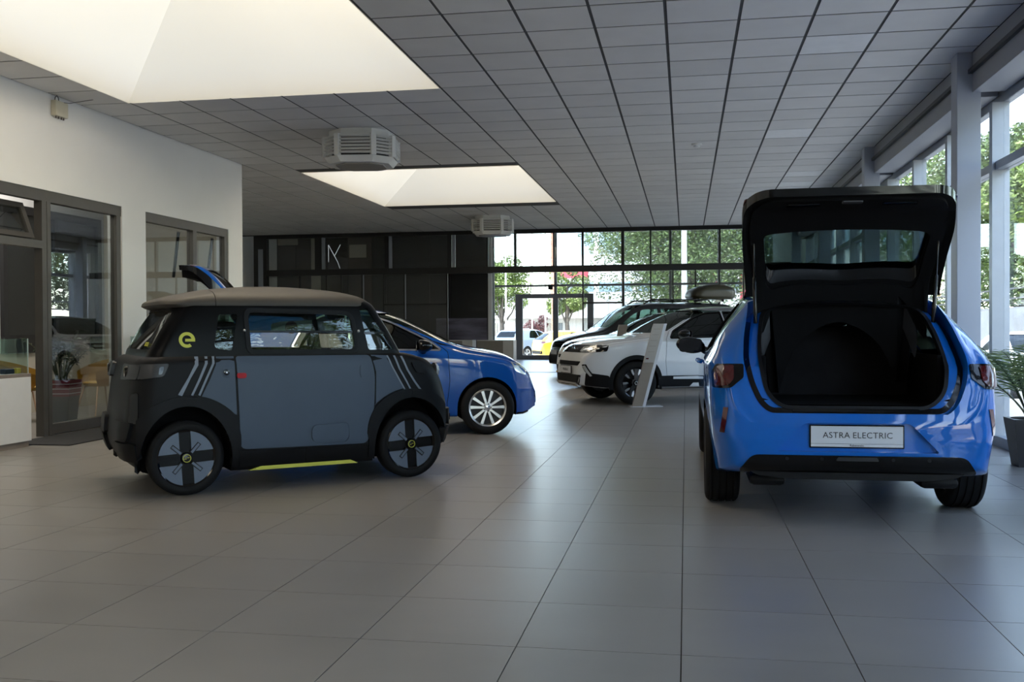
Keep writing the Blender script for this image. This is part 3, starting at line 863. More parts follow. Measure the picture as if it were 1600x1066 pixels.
def wheel(parent, x, yo, side, rt, width, rr, style, name='wheel', turn=0.0, groove=False):
    """tyre with rim, spokes and cap. yo: distance of the outer face from the centre line"""
    w = thing_part(name, parent, (x, side * (yo - width / 2), rt), (0, 0, turn))
    o = side
    def P(r, h): return (r, h * o)
    hw = width / 2
    tp = [(rr * 0.96, -hw * 0.78), (rr * 1.04, -hw * 0.92), (rr + (rt - rr) * 0.5, -hw), (rt - 0.022, -hw * 0.93), (rt - 0.006, -hw * 0.80), (rt, -hw * 0.70)]
    if groove:
        for g in (-0.45, -0.15, 0.15, 0.45): tp += [(rt, (g - 0.045) * hw * 1.3), (rt - 0.008, (g - 0.035) * hw * 1.3), (rt - 0.008, (g + 0.035) * hw * 1.3), (rt, (g + 0.045) * hw * 1.3)]
    tp += [(rt, hw * 0.70), (rt - 0.006, hw * 0.80), (rt - 0.022, hw * 0.93), (rr + (rt - rr) * 0.5, hw), (rr * 1.04, hw * 0.92), (rr * 0.96, hw * 0.78)]
    bm = bmesh.new(); lathe(bm, [P(*q) for q in tp], 48, 'Y'); me = fin(bm); w.data = me; me.name = name; me.materials.append(MATS['tyre_rubber']); shade(me, 40)
    # barrel
    bm = bmesh.new(); lathe(bm, [P(rr * 0.99, -hw * 0.8), P(rr * 0.97, 0), P(rr * 0.98, hw * 0.75), P(rr * 1.035, hw * 0.90), P(rr * 1.02, hw * 0.93), P(rr * 0.94, hw * 0.80), P(rr * 0.90, hw * 0.2)], 40, 'Y')
    obj('rim', bm, 'alloy_silver' if style in ('corsa', 'mokka_far', 'plain') else 'gloss_black', w, smooth=40)
    bm = bmesh.new(); lathe(bm, [P(0, hw * 0.10), P(rr * 0.95, hw * 0.10), P(rr * 0.95, hw * 0.05), P(0, hw * 0.05)], 32, 'Y'); obj('brake_disc', bm, 'steel_dark', w)
    def spoke(poly, h0, h1, m, nm='spoke'):
        bm = bmesh.new(); prism(bm, poly, 'Y', h0 * o, h1 * o); return obj(nm, bm, m, w)
    def rot(poly, a): return [(px_ * math.cos(a) - pz * math.sin(a), px_ * math.sin(a) + pz * math.cos(a)) for px_, pz in poly]
    if style == 'slate':
        yf = hw * 0.86
        for k in range(4):
            a = PI / 2 * k + R(4)
            # slate quarter panels between black arms
            n = 10; a0, a1 = a + 0.21, a + PI / 2 - 0.21
            arc = [(rr * 0.985 * math.cos(a0 + (a1 - a0) * i / n), rr * 0.985 * math.sin(a0 + (a1 - a0) * i / n)) for i in range(n + 1)]
            inn = [(0.30 * rr * math.cos(a0 + 0.62 + 0.0), 0.30 * rr * math.sin(a0 + 0.62)), (0.30 * rr * math.cos(a1 - 0.52), 0.30 * rr * math.sin(a1 - 0.52))]
            spoke(arc + inn[::-1], hw * 0.55, yf, 'wheel_slate', 'cover_panel')
            pin = rot([(0.26 * rr, -0.042 * rr * 1.0), (0.66 * rr, -0.042 * rr), (0.66 * rr, 0.042 * rr), (0.26 * rr, 0.042 * rr)], a + PI / 4)
            spoke(rot([(0.24 * rr, -0.075 * rr), (0.69 * rr, -0.075 * rr), (0.69 * rr, 0.075 * rr), (0.24 * rr, 0.075 * rr)], a + PI / 4), yf, yf + 0.003, 'gloss_black', 'pin_outline')
            spoke(pin, yf + 0.003, yf + 0.007, 'wheel_slate', 'pin')
        bm = bmesh.new(); lathe(bm, [P(0, yf - 0.012), P(rr * 0.97, yf - 0.012), P(rr * 0.97, yf - 0.03), P(0, yf - 0.03)], 32, 'Y'); obj('cover', bm, 'arm_black', w)
        bm = bmesh.new(); lathe(bm, [P(0, yf + 0.014), P(rr * 0.17, yf + 0.010), P(rr * 0.21, yf - 0.012)], 24, 'Y'); obj('centre_cap', bm, 'gloss_black', w)
        bm = bmesh.new(); lathe(bm, [P(rr * 0.125, yf + 0.012), P(rr * 0.125, yf + 0.0165), P(rr * 0.145, yf + 0.0165), P(rr * 0.145, yf + 0.010)], 24, 'Y'); obj('cap_ring', bm, 'accent_lime', w)
        z_ = rr * 0.115; spoke([(-z_, -z_ * 0.2), (z_ * 0.25, z_ * 0.06), (z_ * 0.10, -z_ * 0.02 + z_ * 0.32), (z_, z_ * 0.2), (-z_ * 0.25, -z_ * 0.06), (-z_ * 0.10, -z_ * 0.30)], yf + 0.013, yf + 0.017, 'accent_lime', 'bolt_emblem')
    elif style in ('corsa', 'plain'):
        yf = hw * 0.62
        n = 10 if style == 'corsa' else 5
        for k in range(n):
            if style == 'corsa':
                a = 2 * PI / 5 * (k // 2) + (0.29 if k % 2 else -0.29) + R(18)
                poly = rot([(0.14 * rr, -0.05 * rr), (0.97 * rr, -0.085 * rr), (0.97 * rr, 0.085 * rr), (0.14 * rr, 0.05 * rr)], a)
            else:
                poly = rot([(0.14 * rr, -0.10 * rr), (0.97 * rr, -0.20 * rr), (0.97 * rr, 0.20 * rr), (0.14 * rr, 0.10 * rr)], 2 * PI / 5 * k + R(18))
            spoke(poly, yf - 0.022, yf, 'alloy_silver')
        bm = bmesh.new(); lathe(bm, [P(0, yf + 0.004), P(rr * 0.16, yf + 0.002), P(rr * 0.27, yf - 0.008), P(rr * 0.27, yf - 0.03), P(0, yf - 0.03)], 28, 'Y'); obj('hub', bm, 'alloy_silver', w, smooth=30)
        bm = bmesh.new(); lathe(bm, [P(0, yf + 0.010), P(rr * 0.11, yf + 0.008), P(rr * 0.12, yf)], 24, 'Y'); obj('centre_cap', bm, 'chrome', w)
        for k in range(5):
            a = 2 * PI / 5 * k; bm = bmesh.new(); lathe(bm, [P(0, yf + 0.004), P(rr * 0.035, yf + 0.004), P(rr * 0.035, yf - 0.004)], 8, 'Y', (rr * 0.20 * math.cos(a), 0, rr * 0.20 * math.sin(a))); obj('wheel_bolt', bm, 'steel_dark', w)
    elif style in ('mokka', 'mokka_far'):
        yf = hw * 0.70
        for k in range(5):
            a = 2 * PI / 5 * k + R(90)
            spoke(rot([(0.10 * rr, -0.16 * rr), (0.55 * rr, -0.13 * rr), (0.97 * rr, -0.30 * rr), (0.97 * rr, 0.30 * rr), (0.55 * rr, 0.13 * rr), (0.10 * rr, 0.16 * rr)], a), yf - 0.03, yf, 'gloss_black')
            for sg in (-1, 1):
                e = [(0.50 * rr, sg * 0.17 * rr), (0.62 * rr, sg * 0.13 * rr), (0.985 * rr, sg * 0.27 * rr), (0.975 * rr, sg * 0.40 * rr), (0.90 * rr, sg * 0.38 * rr), (0.66 * rr, sg * 0.30 * rr)]
                spoke(rot(e, a), yf - 0.004, yf + 0.006, 'alloy_silver', 'spoke_edge')
        bm = bmesh.new(); lathe(bm, [P(0, yf + 0.008), P(rr * 0.13, yf + 0.006), P(rr * 0.24, yf - 0.004), P(rr * 0.24, yf - 0.03), P(0, yf - 0.03)], 28, 'Y'); obj('hub', bm, 'gloss_black', w, smooth=30)
        bm = bmesh.new(); lathe(bm, [P(rr * 0.085, yf + 0.008), P(rr * 0.085, yf + 0.012), P(rr * 0.105, yf + 0.012), P(rr * 0.105, yf + 0.006)], 24, 'Y'); obj('cap_ring', bm, 'alloy_silver', w)
    return w

def thing_part(name, parent, loc, rot=(0, 0, 0)):
    me = bpy.data.meshes.new(name); o = bpy.data.objects.new(name, me); C.objects.link(o); o.parent = parent; o.location = loc; o.rotation_euler = rot
    return o

def both(fn):
    for s in ('R', 'L'): fn(s)

def pane(bvh, side, poly, name, m, parent, off=-0.012, step=0.08):
    return obj(name, patch(bvh, side, poly, off, 0.005, step), m, parent, smooth=40)

def plate(parent, loc, rot, w=0.52, h=0.11, text=None, sub=None, name='number_plate'):
    bm = bmesh.new(); bx(bm, -w / 2 - 0.008, w / 2 + 0.008, 0, 0.012, -h / 2 - 0.008, h / 2 + 0.008, 0.003)
    p = obj(name, bm, 'gloss_black', parent, loc=loc, rot=rot)
    zt = h / 2; zb = -h / 2 + (h * 0.14 if sub else 0)
    bm = bmesh.new(); bx(bm, -w / 2, w / 2, -0.003, 0.0, zb + 0.002, zt); obj('plate_face', bm, 'plate_white', p)
    if sub:
        bm = bmesh.new(); bx(bm, -w / 2, w / 2, -0.003, 0.0, -h / 2, zb); obj('dealer_strip', bm, 'plate_white', p)
        me = text_mesh(sub, 0.018, depth=0.0008); obj('strip_lettering', me, 'ink_black', p, loc=(0, -0.0042, -h / 2 + h * 0.07), rot=(R(90), 0, 0))
    if text:
        for (s_, x_, sz_, al, m_) in text:
            me = text_mesh(s_, sz_, al, 0.0008, 1.05); obj('lettering', me, m_, p, loc=(x_, -0.0042, (zb + zt) / 2 - 0.002), rot=(R(90), 0, 0))
    return p

def mirror(parent, x, y, z, side, m='gloss_black', s=1.0):
    """door mirror: shell, stalk and glass"""
    bm = bmesh.new()
    bmesh.ops.create_icosphere(bm, subdivisions=3, radius=1.0)
    for v in bm.verts:
        c = v.co; ex = 0.10 * (1.25 if c.x > 0 else 0.55)
        v.co = Vector((c.x * ex, c.y * 0.125, c.z * 0.075 * (1.0 if c.z > 0 else 0.9) + 0.012 * (c.y * side)))
    h = obj('mirror', bm, m, parent, loc=(x, side * (y + 0.14), z), smooth=60); h.scale = (s, s, s)
    bm = bmesh.new(); tube(bm, [(0.01, -side * 0.10, -0.03), (0.03, -side * 0.16, -0.06)], [0.03, 0.04], 8); obj('stalk', bm, 'gloss_black', h, smooth=60)
    bm = bmesh.new(); prism(bm, rpoly([(-0.10, -0.055), (0.10, -0.055), (0.10, 0.06), (-0.10, 0.06)], 0.04), 'X', -0.059, -0.053); obj('mirror_glass', bm, 'mirror_dark', h)
    return h
# ================================================================== GREY ELECTRIC MICROCAR
def build_microcar():
    t = thing('microcar', 'slate grey and black electric microcar with lime badge and closed doors', 'car', (-3.893, 7.051, 0), R(38.8))
    TUB = [(0.15, -0.25, 1.93, 0.60, 0.14), (0.22, -0.33, 2.02, 0.632, 0.17), (0.34, -0.395, 2.07, 0.648, 0.18), (0.45, -0.405, 2.085, 0.652, 0.18), (0.55, -0.385, 2.08, 0.653, 0.18),
           (0.70, -0.365, 2.05, 0.652, 0.18), (0.84, -0.345, 1.99, 0.648, 0.17), (0.93, -0.325, 1.90, 0.640, 0.16), (0.965, -0.30, 1.80, 0.630, 0.15), (0.985, -0.26, 1.72, 0.615, 0.14)]
    CAB = [(0.94, -0.255, 1.71, 0.602, 0.12), (1.00, -0.245, 1.68, 0.600, 0.12), (1.10, -0.20, 1.625, 0.592, 0.12), (1.20, -0.145, 1.57, 0.580, 0.12), (1.31, -0.075, 1.505, 0.562, 0.12), (1.37, -0.04, 1.470, 0.548, 0.13), (1.42, 0.06, 1.40, 0.50, 0.14)]
    ROOF = [(1.335, -0.08, 1.455, 0.548, 0.14), (1.36, -0.135, 1.462, 0.555, 0.15), (1.385, -0.13, 1.452, 0.550, 0.17), (1.42, -0.05, 1.42, 0.526, 0.20), (1.455, 0.09, 1.34, 0.46, 0.24), (1.485, 0.26, 1.19, 0.36, 0.24), (1.508, 0.50, 0.96, 0.20, 0.18)]
    tub_me = zstack(TUB); cab = zstack(CAB, bulge=0.015); roof = zstack(ROOF, 0.012, bulge=0.015)
    tub_me.materials.append(MATS['plastic_black']); cab.materials.append(MATS['cab_black']); roof.materials.append(MATS['roof_black_lit'])
    bt, bc, br = bvh_of(tub_me), bvh_of(cab), bvh_of(roof)
    # wheel houses and cabin hollow
    for x in (0.0, 1.722):
        for sd in (1, -1): tub_me = cut(tub_me, arch_cut(x, 0.315, sd, 0.26, 0.66, rz=0.385, zc=0.25))
    tub_me = cut(tub_me, zstack(TUB, inset=0.05, zlo=0.45, zhi=1.2, bulge=0.0) if False else prism_me(rpoly([(-0.10, -0.50), (1.50, -0.50), (1.50, 0.50), (-0.10, 0.50)], 0.1), 'Z', 0.66, 1.2, 'interior_black'))
    obj('body', tub_me, None, t, smooth=35)
    cab = cut(cab, zstack([(0.9, -0.165, 1.675, 0.57, 0.13)] + [(k[0], k[1] + 0.03, k[2] - 0.03, k[3] - 0.03, k[4]) for k in CAB[1:-1]], bulge=0.015))
    dwin = rpoly([(0.45, 1.008), (0.432, 1.325), (1.262, 1.305), (1.30, 0.998)], [0.05, 0.07, 0.08, 0.07])
    qwin = rpoly([(0.205, 1.04), (0.247, 1.29), (0.381, 1.29), (0.335, 1.025)], [0.04, 0.02, 0.02, 0.02])
    fwin = rpoly([(1.385, 1.015), (1.325, 1.335), (1.395, 1.335), (1.60, 1.012)], 0.015)
    rwin = rpoly([(-0.53, 1.035), (0.53, 1.035), (0.50, 1.315), (-0.50, 1.315)], 0.03)
    wsc = rpoly([(-0.53, 1.015), (0.53, 1.015), (0.47, 1.33), (-0.47, 1.33)], 0.04)
    for p in (dwin, qwin, fwin): cab = cut(cab, prism_me(p, 'Y', -0.8, 0.8, 'gloss_black'))
    cab = cut(cab, prism_me(rwin, 'X', -0.5, 0.2, 'gloss_black'), prism_me(wsc, 'X', 1.38, 2.0, 'gloss_black'))
    obj('cabin_frame', cab, None, t, smooth=35)
    # roof in two pieces with a seam
    a = prism_me([(-0.4, 1.2), (0.228, 1.2), (0.228, 1.6), (-0.4, 1.6)], 'Y', -1, 1); b = prism_me([(0.233, 1.2), (2, 1.2), (2, 1.6), (0.233, 1.6)], 'Y', -1, 1)
    o = obj('rear_roof', keep(roof, a), None, t, smooth=35); o['label'] = 'matte roof spoiler'
    obj('roof', keep(roof, b), None, t, smooth=35)
    bm = bmesh.new(); prism(bm, rpoly([(-0.02, 1.345), (0.06, 1.345), (0.06, 1.30), (0.0, 1.30)], 0.01), 'Y', -0.44, 0.44); obj('spoiler_lip', bm, 'plastic_black', t)
    bm = bmesh.new(); tube(bm, [(0.75, 0.30, 1.48), (0.80, 0.30, 1.50), (0.86, 0.30, 1.505)], [0.03, 0.035, 0.03], 8); obj('aerial_base', bm, 'plastic_black', t, smooth=60)
    rp = obj('rear_window', patch(bc, 'B', inset_poly(rwin, -0.01), -0.006, 0.005, 0.08), 'car_glass_mirror', t, smooth=40)
    me = text_mesh('ROCKS', 0.045, 'CENTER', 0.001); sp = surf(bc, 'B', (-0.40, 1.07), 0.006)
    obj('badge', me, 'accent_lime', rp, loc=sp, rot=(R(66), 0, R(-90)))
    obj('windscreen', patch(bc, 'F', inset_poly(wsc, -0.01), -0.008, 0.005, 0.08), 'car_glass_light', t, smooth=40)
    # side panels, stripes, windows, doors
    door = rpoly([(0.349, 0.980), (0.365, 0.60), (0.375, 0.308), (1.349, 0.296), (1.401, 0.55), (1.411, 0.84), (1.377, 0.973)], [0.02, 0.05, 0.05, 0.05, 0.1, 0.1, 0.03])
    def arc(cx, r, a0, a1, n=12): return [(cx + r * math.cos(R(a0 + (a1 - a0) * i / n)), 0.262 + r * math.sin(R(a0 + (a1 - a0) * i / n))) for i in range(n + 1)]
    rq = [(0.212, 0.982), (0.206, 0.922), (0.158, 0.809), (0.104, 0.700)] + arc(0, 0.452, 73, 42, 8) + [(0.349, 0.56), (0.336, 0.982)]
    fq = [(1.391, 0.975), (1.424, 0.84), (1.417, 0.60)] + arc(1.722, 0.452, 134, 99, 8) + [(1.612, 0.774), (1.552, 0.883), (1.518, 0.968)]
    st_r = [[(0.061, 0.984), (0.061, 0.933), (0.013, 0.837), (-0.058, 0.718), (-0.031, 0.708), (0.032, 0.837), (0.084, 0.924), (0.086, 0.984)],
            [(0.132, 0.984), (0.130, 0.935), (0.081, 0.819), (0.030, 0.712), (0.044, 0.709), (0.098, 0.819), (0.149, 0.935), (0.151, 0.984)],
            [(0.182, 0.984), (0.180, 0.935), (0.131, 0.829), (0.080, 0.712), (0.093, 0.706), (0.147, 0.829), (0.197, 0.935), (0.199, 0.984)]]
    st_f = [[(1.530, 0.968), (1.565, 0.883), (1.625, 0.774), (1.672, 0.694), (1.660, 0.692), (1.612, 0.774), (1.552, 0.883), (1.518, 0.968)],
            [(1.590, 0.966), (1.628, 0.864), (1.685, 0.763), (1.722, 0.692), (1.708, 0.692), (1.670, 0.763), (1.612, 0.864), (1.575, 0.966)],
            [(1.650, 0.962), (1.697, 0.853), (1.755, 0.761), (1.808, 0.692), (1.790, 0.690), (1.737, 0.761), (1.680, 0.853), (1.634, 0.962)]]
    pocket = rpoly([(0.888, 0.315), (0.888, 0.472), (1.200, 0.476), (1.200, 0.312)], 0.07)
    for s, sg in (('R', -1), ('L', 1)):
        obj('quarter_panel', patch(bt, s, rq, 0.004, 0.02, 0.05), 'paint_slate', t, smooth=30)
        obj('front_panel', patch(bt, s, fq, 0.004, 0.02, 0.05), 'paint_slate', t, smooth=30)
        for q in st_r + st_f: obj('stripe', patch(bt, s, q, 0.004, 0.012, 0.03), 'paint_slate_light', t, smooth=30)
        for q in ([(0.09, 0.98), (0.13, 0.98), (0.13, 0.955), (0.09, 0.955)], [(1.60, 0.94), (1.635, 0.94), (1.643, 0.92), (1.61, 0.92)]): obj('stripe_link', patch(bt, s, q, 0.004, 0.012, 0.03), 'plastic_black', t)
        d = obj('door', patch(bt, s, door, 0.008, 0.02, 0.035, pocket), 'paint_slate', t, smooth=30)
        obj('door_pocket', patch(bt, s, inset_poly(pocket, 0.014), 0.016, 0.02, 0.05), 'paint_slate', d, smooth=30)
        obj('pocket_rim', patch(bt, s, inset_poly(pocket, -0.004), 0.003, 0.012, 0.05), 'paint_slate', d, smooth=30)
        obj('handle_recess', patch(bt, s, rpoly([(0.250, 0.835), (0.250, 0.905), (0.338, 0.905), (0.338, 0.835)], 0.03), 0.011, 0.01, 0.03), 'paint_slate', t, smooth=40)
        p = surf(bt, s, (0.277, 0.868), 0.010)
        bm = bmesh.new(); lathe(bm, [(0, 0), (0.021, 0), (0.021, sg * 0.008), (0.012, sg * 0.010), (0, sg * 0.010)], 20, 'Y', p); l = obj('lock', bm, 'gloss_black', t, smooth=30); l['label'] = 'round black door lock'
        bm = bmesh.new(); lathe(bm, [(0, sg * 0.0), (0.006, 0), (0.006, sg * 0.003), (0, sg * 0.003)], 10, 'Y', (p.x, p.y + sg * 0.010, p.z)); obj('key_slot', bm, 'chrome', l)
        h = obj('door_handle', patch(bt, s, rpoly([(0.350, 0.823), (0.350, 0.862), (0.418, 0.862), (0.418, 0.823)], 0.019), 0.022, 0.02, 0.02), 'handle_red', d, smooth=40); h['label'] = 'red oval door handle'
        obj('hinge_bulge', patch(bt, s, rpoly([(1.29, 0.80), (1.29, 0.905), (1.36, 0.905), (1.385, 0.80)], 0.03), 0.013, 0.01, 0.04), 'paint_slate', d, smooth=40)
        # window frame ring, lower sliding pane, upper flap
        obj('window_frame', patch(bc, s, inset_poly(dwin, -0.012), 0.010, 0.014, 0.06, inset_poly(dwin, 0.022)), 'plastic_black', d, smooth=40)
        upper = [q for q in dwin if q[1] > 1.157]; lower = [q for q in dwin if q[1] < 1.157]
        up = rpoly([(0.437, 1.163), (0.432, 1.325), (1.262, 1.305), (1.285, 1.157)], [0.01, 0.07, 0.08, 0.01]); lo = rpoly([(0.45, 1.008), (0.440, 1.155), (1.286, 1.149), (1.30, 0.998)], [0.05, 0.01, 0.01, 0.07])
        obj('upper_pane', patch(bc, s, up, -0.004, 0.005, 0.08), 'car_glass_light', d, smooth=40)
        obj('lower_pane', patch(bc, s, lo, -0.012, 0.005, 0.08), 'car_glass_clear', d, smooth=40)
        obj('window_bar', patch(bc, s, [(0.425, 1.154), (0.425, 1.170), (1.315, 1.162), (1.315, 1.146)], 0.008, 0.012, 0.08), 'gloss_black', d, smooth=40)
        for xq, zq in ((0.425, 1.168), (1.305, 1.160)):
            bm = bmesh.new(); sp = surf(bc, s, (xq, zq), 0.012); bmesh.ops.create_uvsphere(bm, u_segments=10, v_segments=6, radius=0.010, matrix=Matrix.Translation(sp)); obj('flap_stud', bm, 'alloy_silver', d, smooth=60)
        obj('rear_quarter_pane', patch(bc, s, qwin, -0.006, 0.005, 0.08), 'car_glass_light', t, smooth=40)
        f1 = [(1.385, 1.015), (1.362, 1.140), (1.520, 1.140), (1.60, 1.012)]; f2 = [(1.360, 1.150), (1.325, 1.335), (1.395, 1.335), (1.514, 1.150)]
        obj('front_quarter_pane', patch(bc, s, f1, -0.004, 0.005, 0.08), 'glass_clear', t, smooth=40); obj('front_quarter_pane', patch(bc, s, f2, -0.004, 0.005, 0.08), 'car_glass_light', t, smooth=40)
        obj('quarter_divider', patch(bc, s, [(1.355, 1.136), (1.350, 1.154), (1.516, 1.154), (1.528, 1.136)], 0.004, 0.012, 0.06), 'gloss_black', t)
        # wheel arch flares, with a small slot
        for x in (0.0, 1.722):
            ol = [(x + 0.455 * math.cos(R(a)) * (0.80 if abs(a - 90) > 80 else 0.80 + 0.20 * math.sin(R(min(a, 180 - a) * 1.2 if min(a, 180 - a) < 75 else 90)) ), 0.25 + 0.455 * math.sin(R(a))) for a in range(-12, 193, 8)]
            il = [(x + 0.315 * math.cos(R(a)), 0.25 + 0.385 * math.sin(R(a))) for a in range(192, -13, -8)]
            ol = [(min(q[0], 2.03), q[1]) if x > 1 else (max(q[0], -0.33), q[1]) for q in ol]
            w_ = obj('wheel_arch', patch(bt, s, ol + il, 0.016, 0.05, 0.05), 'plastic_black', t, smooth=40)
            obj('arch_slot', patch(bt, s, rpoly([(x + 0.0, 0.655), (x + 0.0, 0.69), (x + 0.10, 0.69), (x + 0.10, 0.655)], 0.006), 0.021, 0.006, 0.03), 'plastic_black', w_)
        # sill with a split and the lime strip
        for q in ([(0.375, 0.175), (0.375, 0.295), (0.855, 0.289), (0.855, 0.175)], [(0.862, 0.175), (0.862, 0.289), (1.36, 0.283), (1.36, 0.175)]): obj('sill', patch(bt, s, q, 0.008, 0.02, 0.06), 'plastic_black', t, smooth=40)
        ys_ = sg * 0.612
        bm = bmesh.new(); prism(bm, [(0.44, 0.145), (0.53, 0.172), (1.22, 0.172), (1.28, 0.145)], 'Y', ys_, ys_ + sg * 0.03); l = obj('lime_strip', bm, 'accent_lime', t); l['label'] = 'lime yellow sill strip'
        # lamps
        rl = obj('tail_lamp', patch(bt, s, rpoly([(-0.315, 0.83), (-0.305, 0.930), (-0.115, 0.937), (-0.155, 0.85)], 0.02), 0.026, 0.05, 0.03), 'lamp_smoke', t, smooth=40)
        obj('lamp_lens', patch(bt, s, rpoly([(-0.19, 0.862), (-0.18, 0.915), (-0.150, 0.918), (-0.168, 0.865)], 0.01), 0.030, 0.01, 0.03), 'gloss_black', rl, smooth=40)
        fl = obj('head_lamp', patch(bt, s, rpoly([(1.86, 0.82), (1.80, 0.915), (1.72, 0.915), (1.76, 0.83)], 0.02), 0.015, 0.04, 0.03), 'plastic_black', t, smooth=40)
        y0 = sg * 0.40
        bm = bmesh.new(); lathe(bm, [(0, 0.03), (0.05, 0.028), (0.062, 0.018), (0.065, 0)], 24, 'X', (0, 0, 0)); sp = surf(bt, 'F', (sg * 0.50, 0.84), -0.01); hl = obj('lamp_bowl', bm, 'lamp_white', fl, loc=sp, smooth=40)
        # rear corner scoop and light blocks, seen from behind
        obj('rear_scoop', patch(bt, 'B', rpoly([(sg * 0.56, 0.52), (sg * 0.62, 0.52), (sg * 0.60, 0.74), (sg * 0.54, 0.72)], 0.02), 0.008, 0.02, 0.03), 'gloss_black', t, smooth=40)
        obj('rear_lamp_block', patch(bt, 'B', rpoly([(sg * 0.30, 0.82), (sg * 0.60, 0.83), (sg * 0.60, 0.925), (sg * 0.30, 0.93)], 0.02), 0.03, 0.05, 0.04), 'lamp_smoke', t, smooth=40)
        sp = surf(bt, 'B', (sg * 0.46, 0.875), 0.03)
        bm = bmesh.new(); lathe(bm, [(0, -0.012), (0.034, -0.010), (0.042, 0.0), (0.044, 0.02)], 24, 'X', sp); obj('rear_round_lamp', bm, 'gloss_black', t, smooth=40)
        # bumper blocks with facets
        for (ya, yb, za, zb_) in ((0.20, 0.58, 0.40, 0.53), (0.26, 0.60, 0.26, 0.385)):
            obj('bumper_block', patch(bt, 'B', rpoly([(sg * ya, za), (sg * yb, za), (sg * (yb + 0.02), zb_), (sg * (ya + 0.04), zb_)], 0.025), 0.028, 0.05, 0.05), 'plastic_black', t, smooth=30)
            obj('bumper_block', patch(bt, 'F', rpoly([(sg * ya, za), (sg * yb, za), (sg * (yb + 0.02), zb_), (sg * (ya + 0.04), zb_)], 0.025), 0.028, 0.05, 0.05), 'plastic_black', t, smooth=30)
        # e badge on the pillar: open ring with a crossbar
        n = 26; ro, ri = 0.056, 0.033; cx, cz = 0.018, 0.0
        A0, A1 = 0.0, 305.0
        outer = [(cx + ro * math.cos(R(A0 + (A1 - A0) * i / n)), 1.104 + ro * math.sin(R(A0 + (A1 - A0) * i / n))) for i in range(n + 1)]
        inner = [(cx + ri * math.cos(R(A0 + (A1 - A0) * i / n)), 1.104 + ri * math.sin(R(A0 + (A1 - A0) * i / n))) for i in range(n, -1, -1)]
        ring = outer + inner
        bar = [(cx - 0.01, 1.094), (cx + ro, 1.094), (cx + ro, 1.110), (cx - 0.01, 1.110)]
        if sg < 0: bar = [(cx - 0.012, 1.092), (cx + ro, 1.092), (cx + ro, 1.112), (cx - 0.012, 1.112)]
        e_ = obj('e_badge', patch(bc, s, ring, 0.002, 0.003, 0.02), 'accent_lime', t); e_['label'] = 'lime letter e badge'
        obj('e_badge_bar', patch(bc, s, bar, 0.0022, 0.003, 0.02), 'accent_lime', e_)
        for x in (0.0, 1.722): wheel(t, x, 0.650, sg, 0.265, 0.145, 0.198, 'slate', turn=0)
    # inside: seats, dash, wheel, paper in the far window
    for yy, xx in ((-0.26, 0.45), (0.26, 0.62)):
        bm = bmesh.new(); bx(bm, xx - 0.10, xx + 0.40, yy - 0.20, yy + 0.20, 0.66, 0.76, 0.03); se = obj('seat', bm, 'seat_cloth', t, smooth=40)
        bm = bmesh.new(); prism(bm, rpoly([(xx - 0.02, 0.74), (xx + 0.06, 0.74), (xx - 0.10, 1.24), (xx - 0.20, 1.24)], 0.03), 'Y', yy - 0.17, yy + 0.17); obj('seat_back', bm, 'seat_cloth', se, smooth=40)
    bm = bmesh.new(); prism(bm, rpoly([(1.40, 0.70), (1.50, 0.70), (1.52, 0.98), (1.36, 0.98), (1.30, 0.90)], 0.03), 'Y', -0.48, 0.48); obj('dashboard', bm, 'interior_black', t, smooth=40)
    bm = bmesh.new()
    cw = Vector((1.16, 0.26, 1.03)); uu = Vector((0.42, 0, 0.91)).normalized(); vv = Vector((0, 1, 0))
    tube(bm, [cw + (uu * math.cos(2 * PI * k / 24) + vv * math.sin(2 * PI * k / 24)) * 0.16 for k in range(24)], 0.014, 8, closed=True)
    tube(bm, [cw - vv * 0.15, cw, cw + vv * 0.15], 0.012, 6); tube(bm, [cw, cw + Vector((0.2, 0, -0.08))], 0.03, 8); obj('steering_wheel', bm, 'interior_black', t, smooth=60)
    pr = obj('price_sheet', prism_me([(0.92, 1.155), (1.28, 1.15), (1.285, 1.255), (1.0, 1.245), (0.93, 1.225)], 'Y', 0.505, 0.508), 'paper', t); pr['label'] = 'printed paper sheet behind the far window'
    bm = bmesh.new(); lathe(bm, [(0, 0.502), (0.055, 0.502), (0.055, 0.505), (0, 0.505)], 20, 'Y', (1.10, 0, 1.195)); obj('print_spot', bm, 'paper_red', pr)
    return t
build_microcar()
# ================================================================== GENERIC HATCHBACK BUILDER
def scale_keys(K, sx0, sx1, sw, sz):
    """stretch a key set: length from rear axle both ways, width, height"""
    out = {}
    for k, v in K.items():
        s = sw if k[0] == 'w' else sz
        out[k] = [(x * (sx1 if x > 0 else sx0), q * s) for x, q in v]
    return out

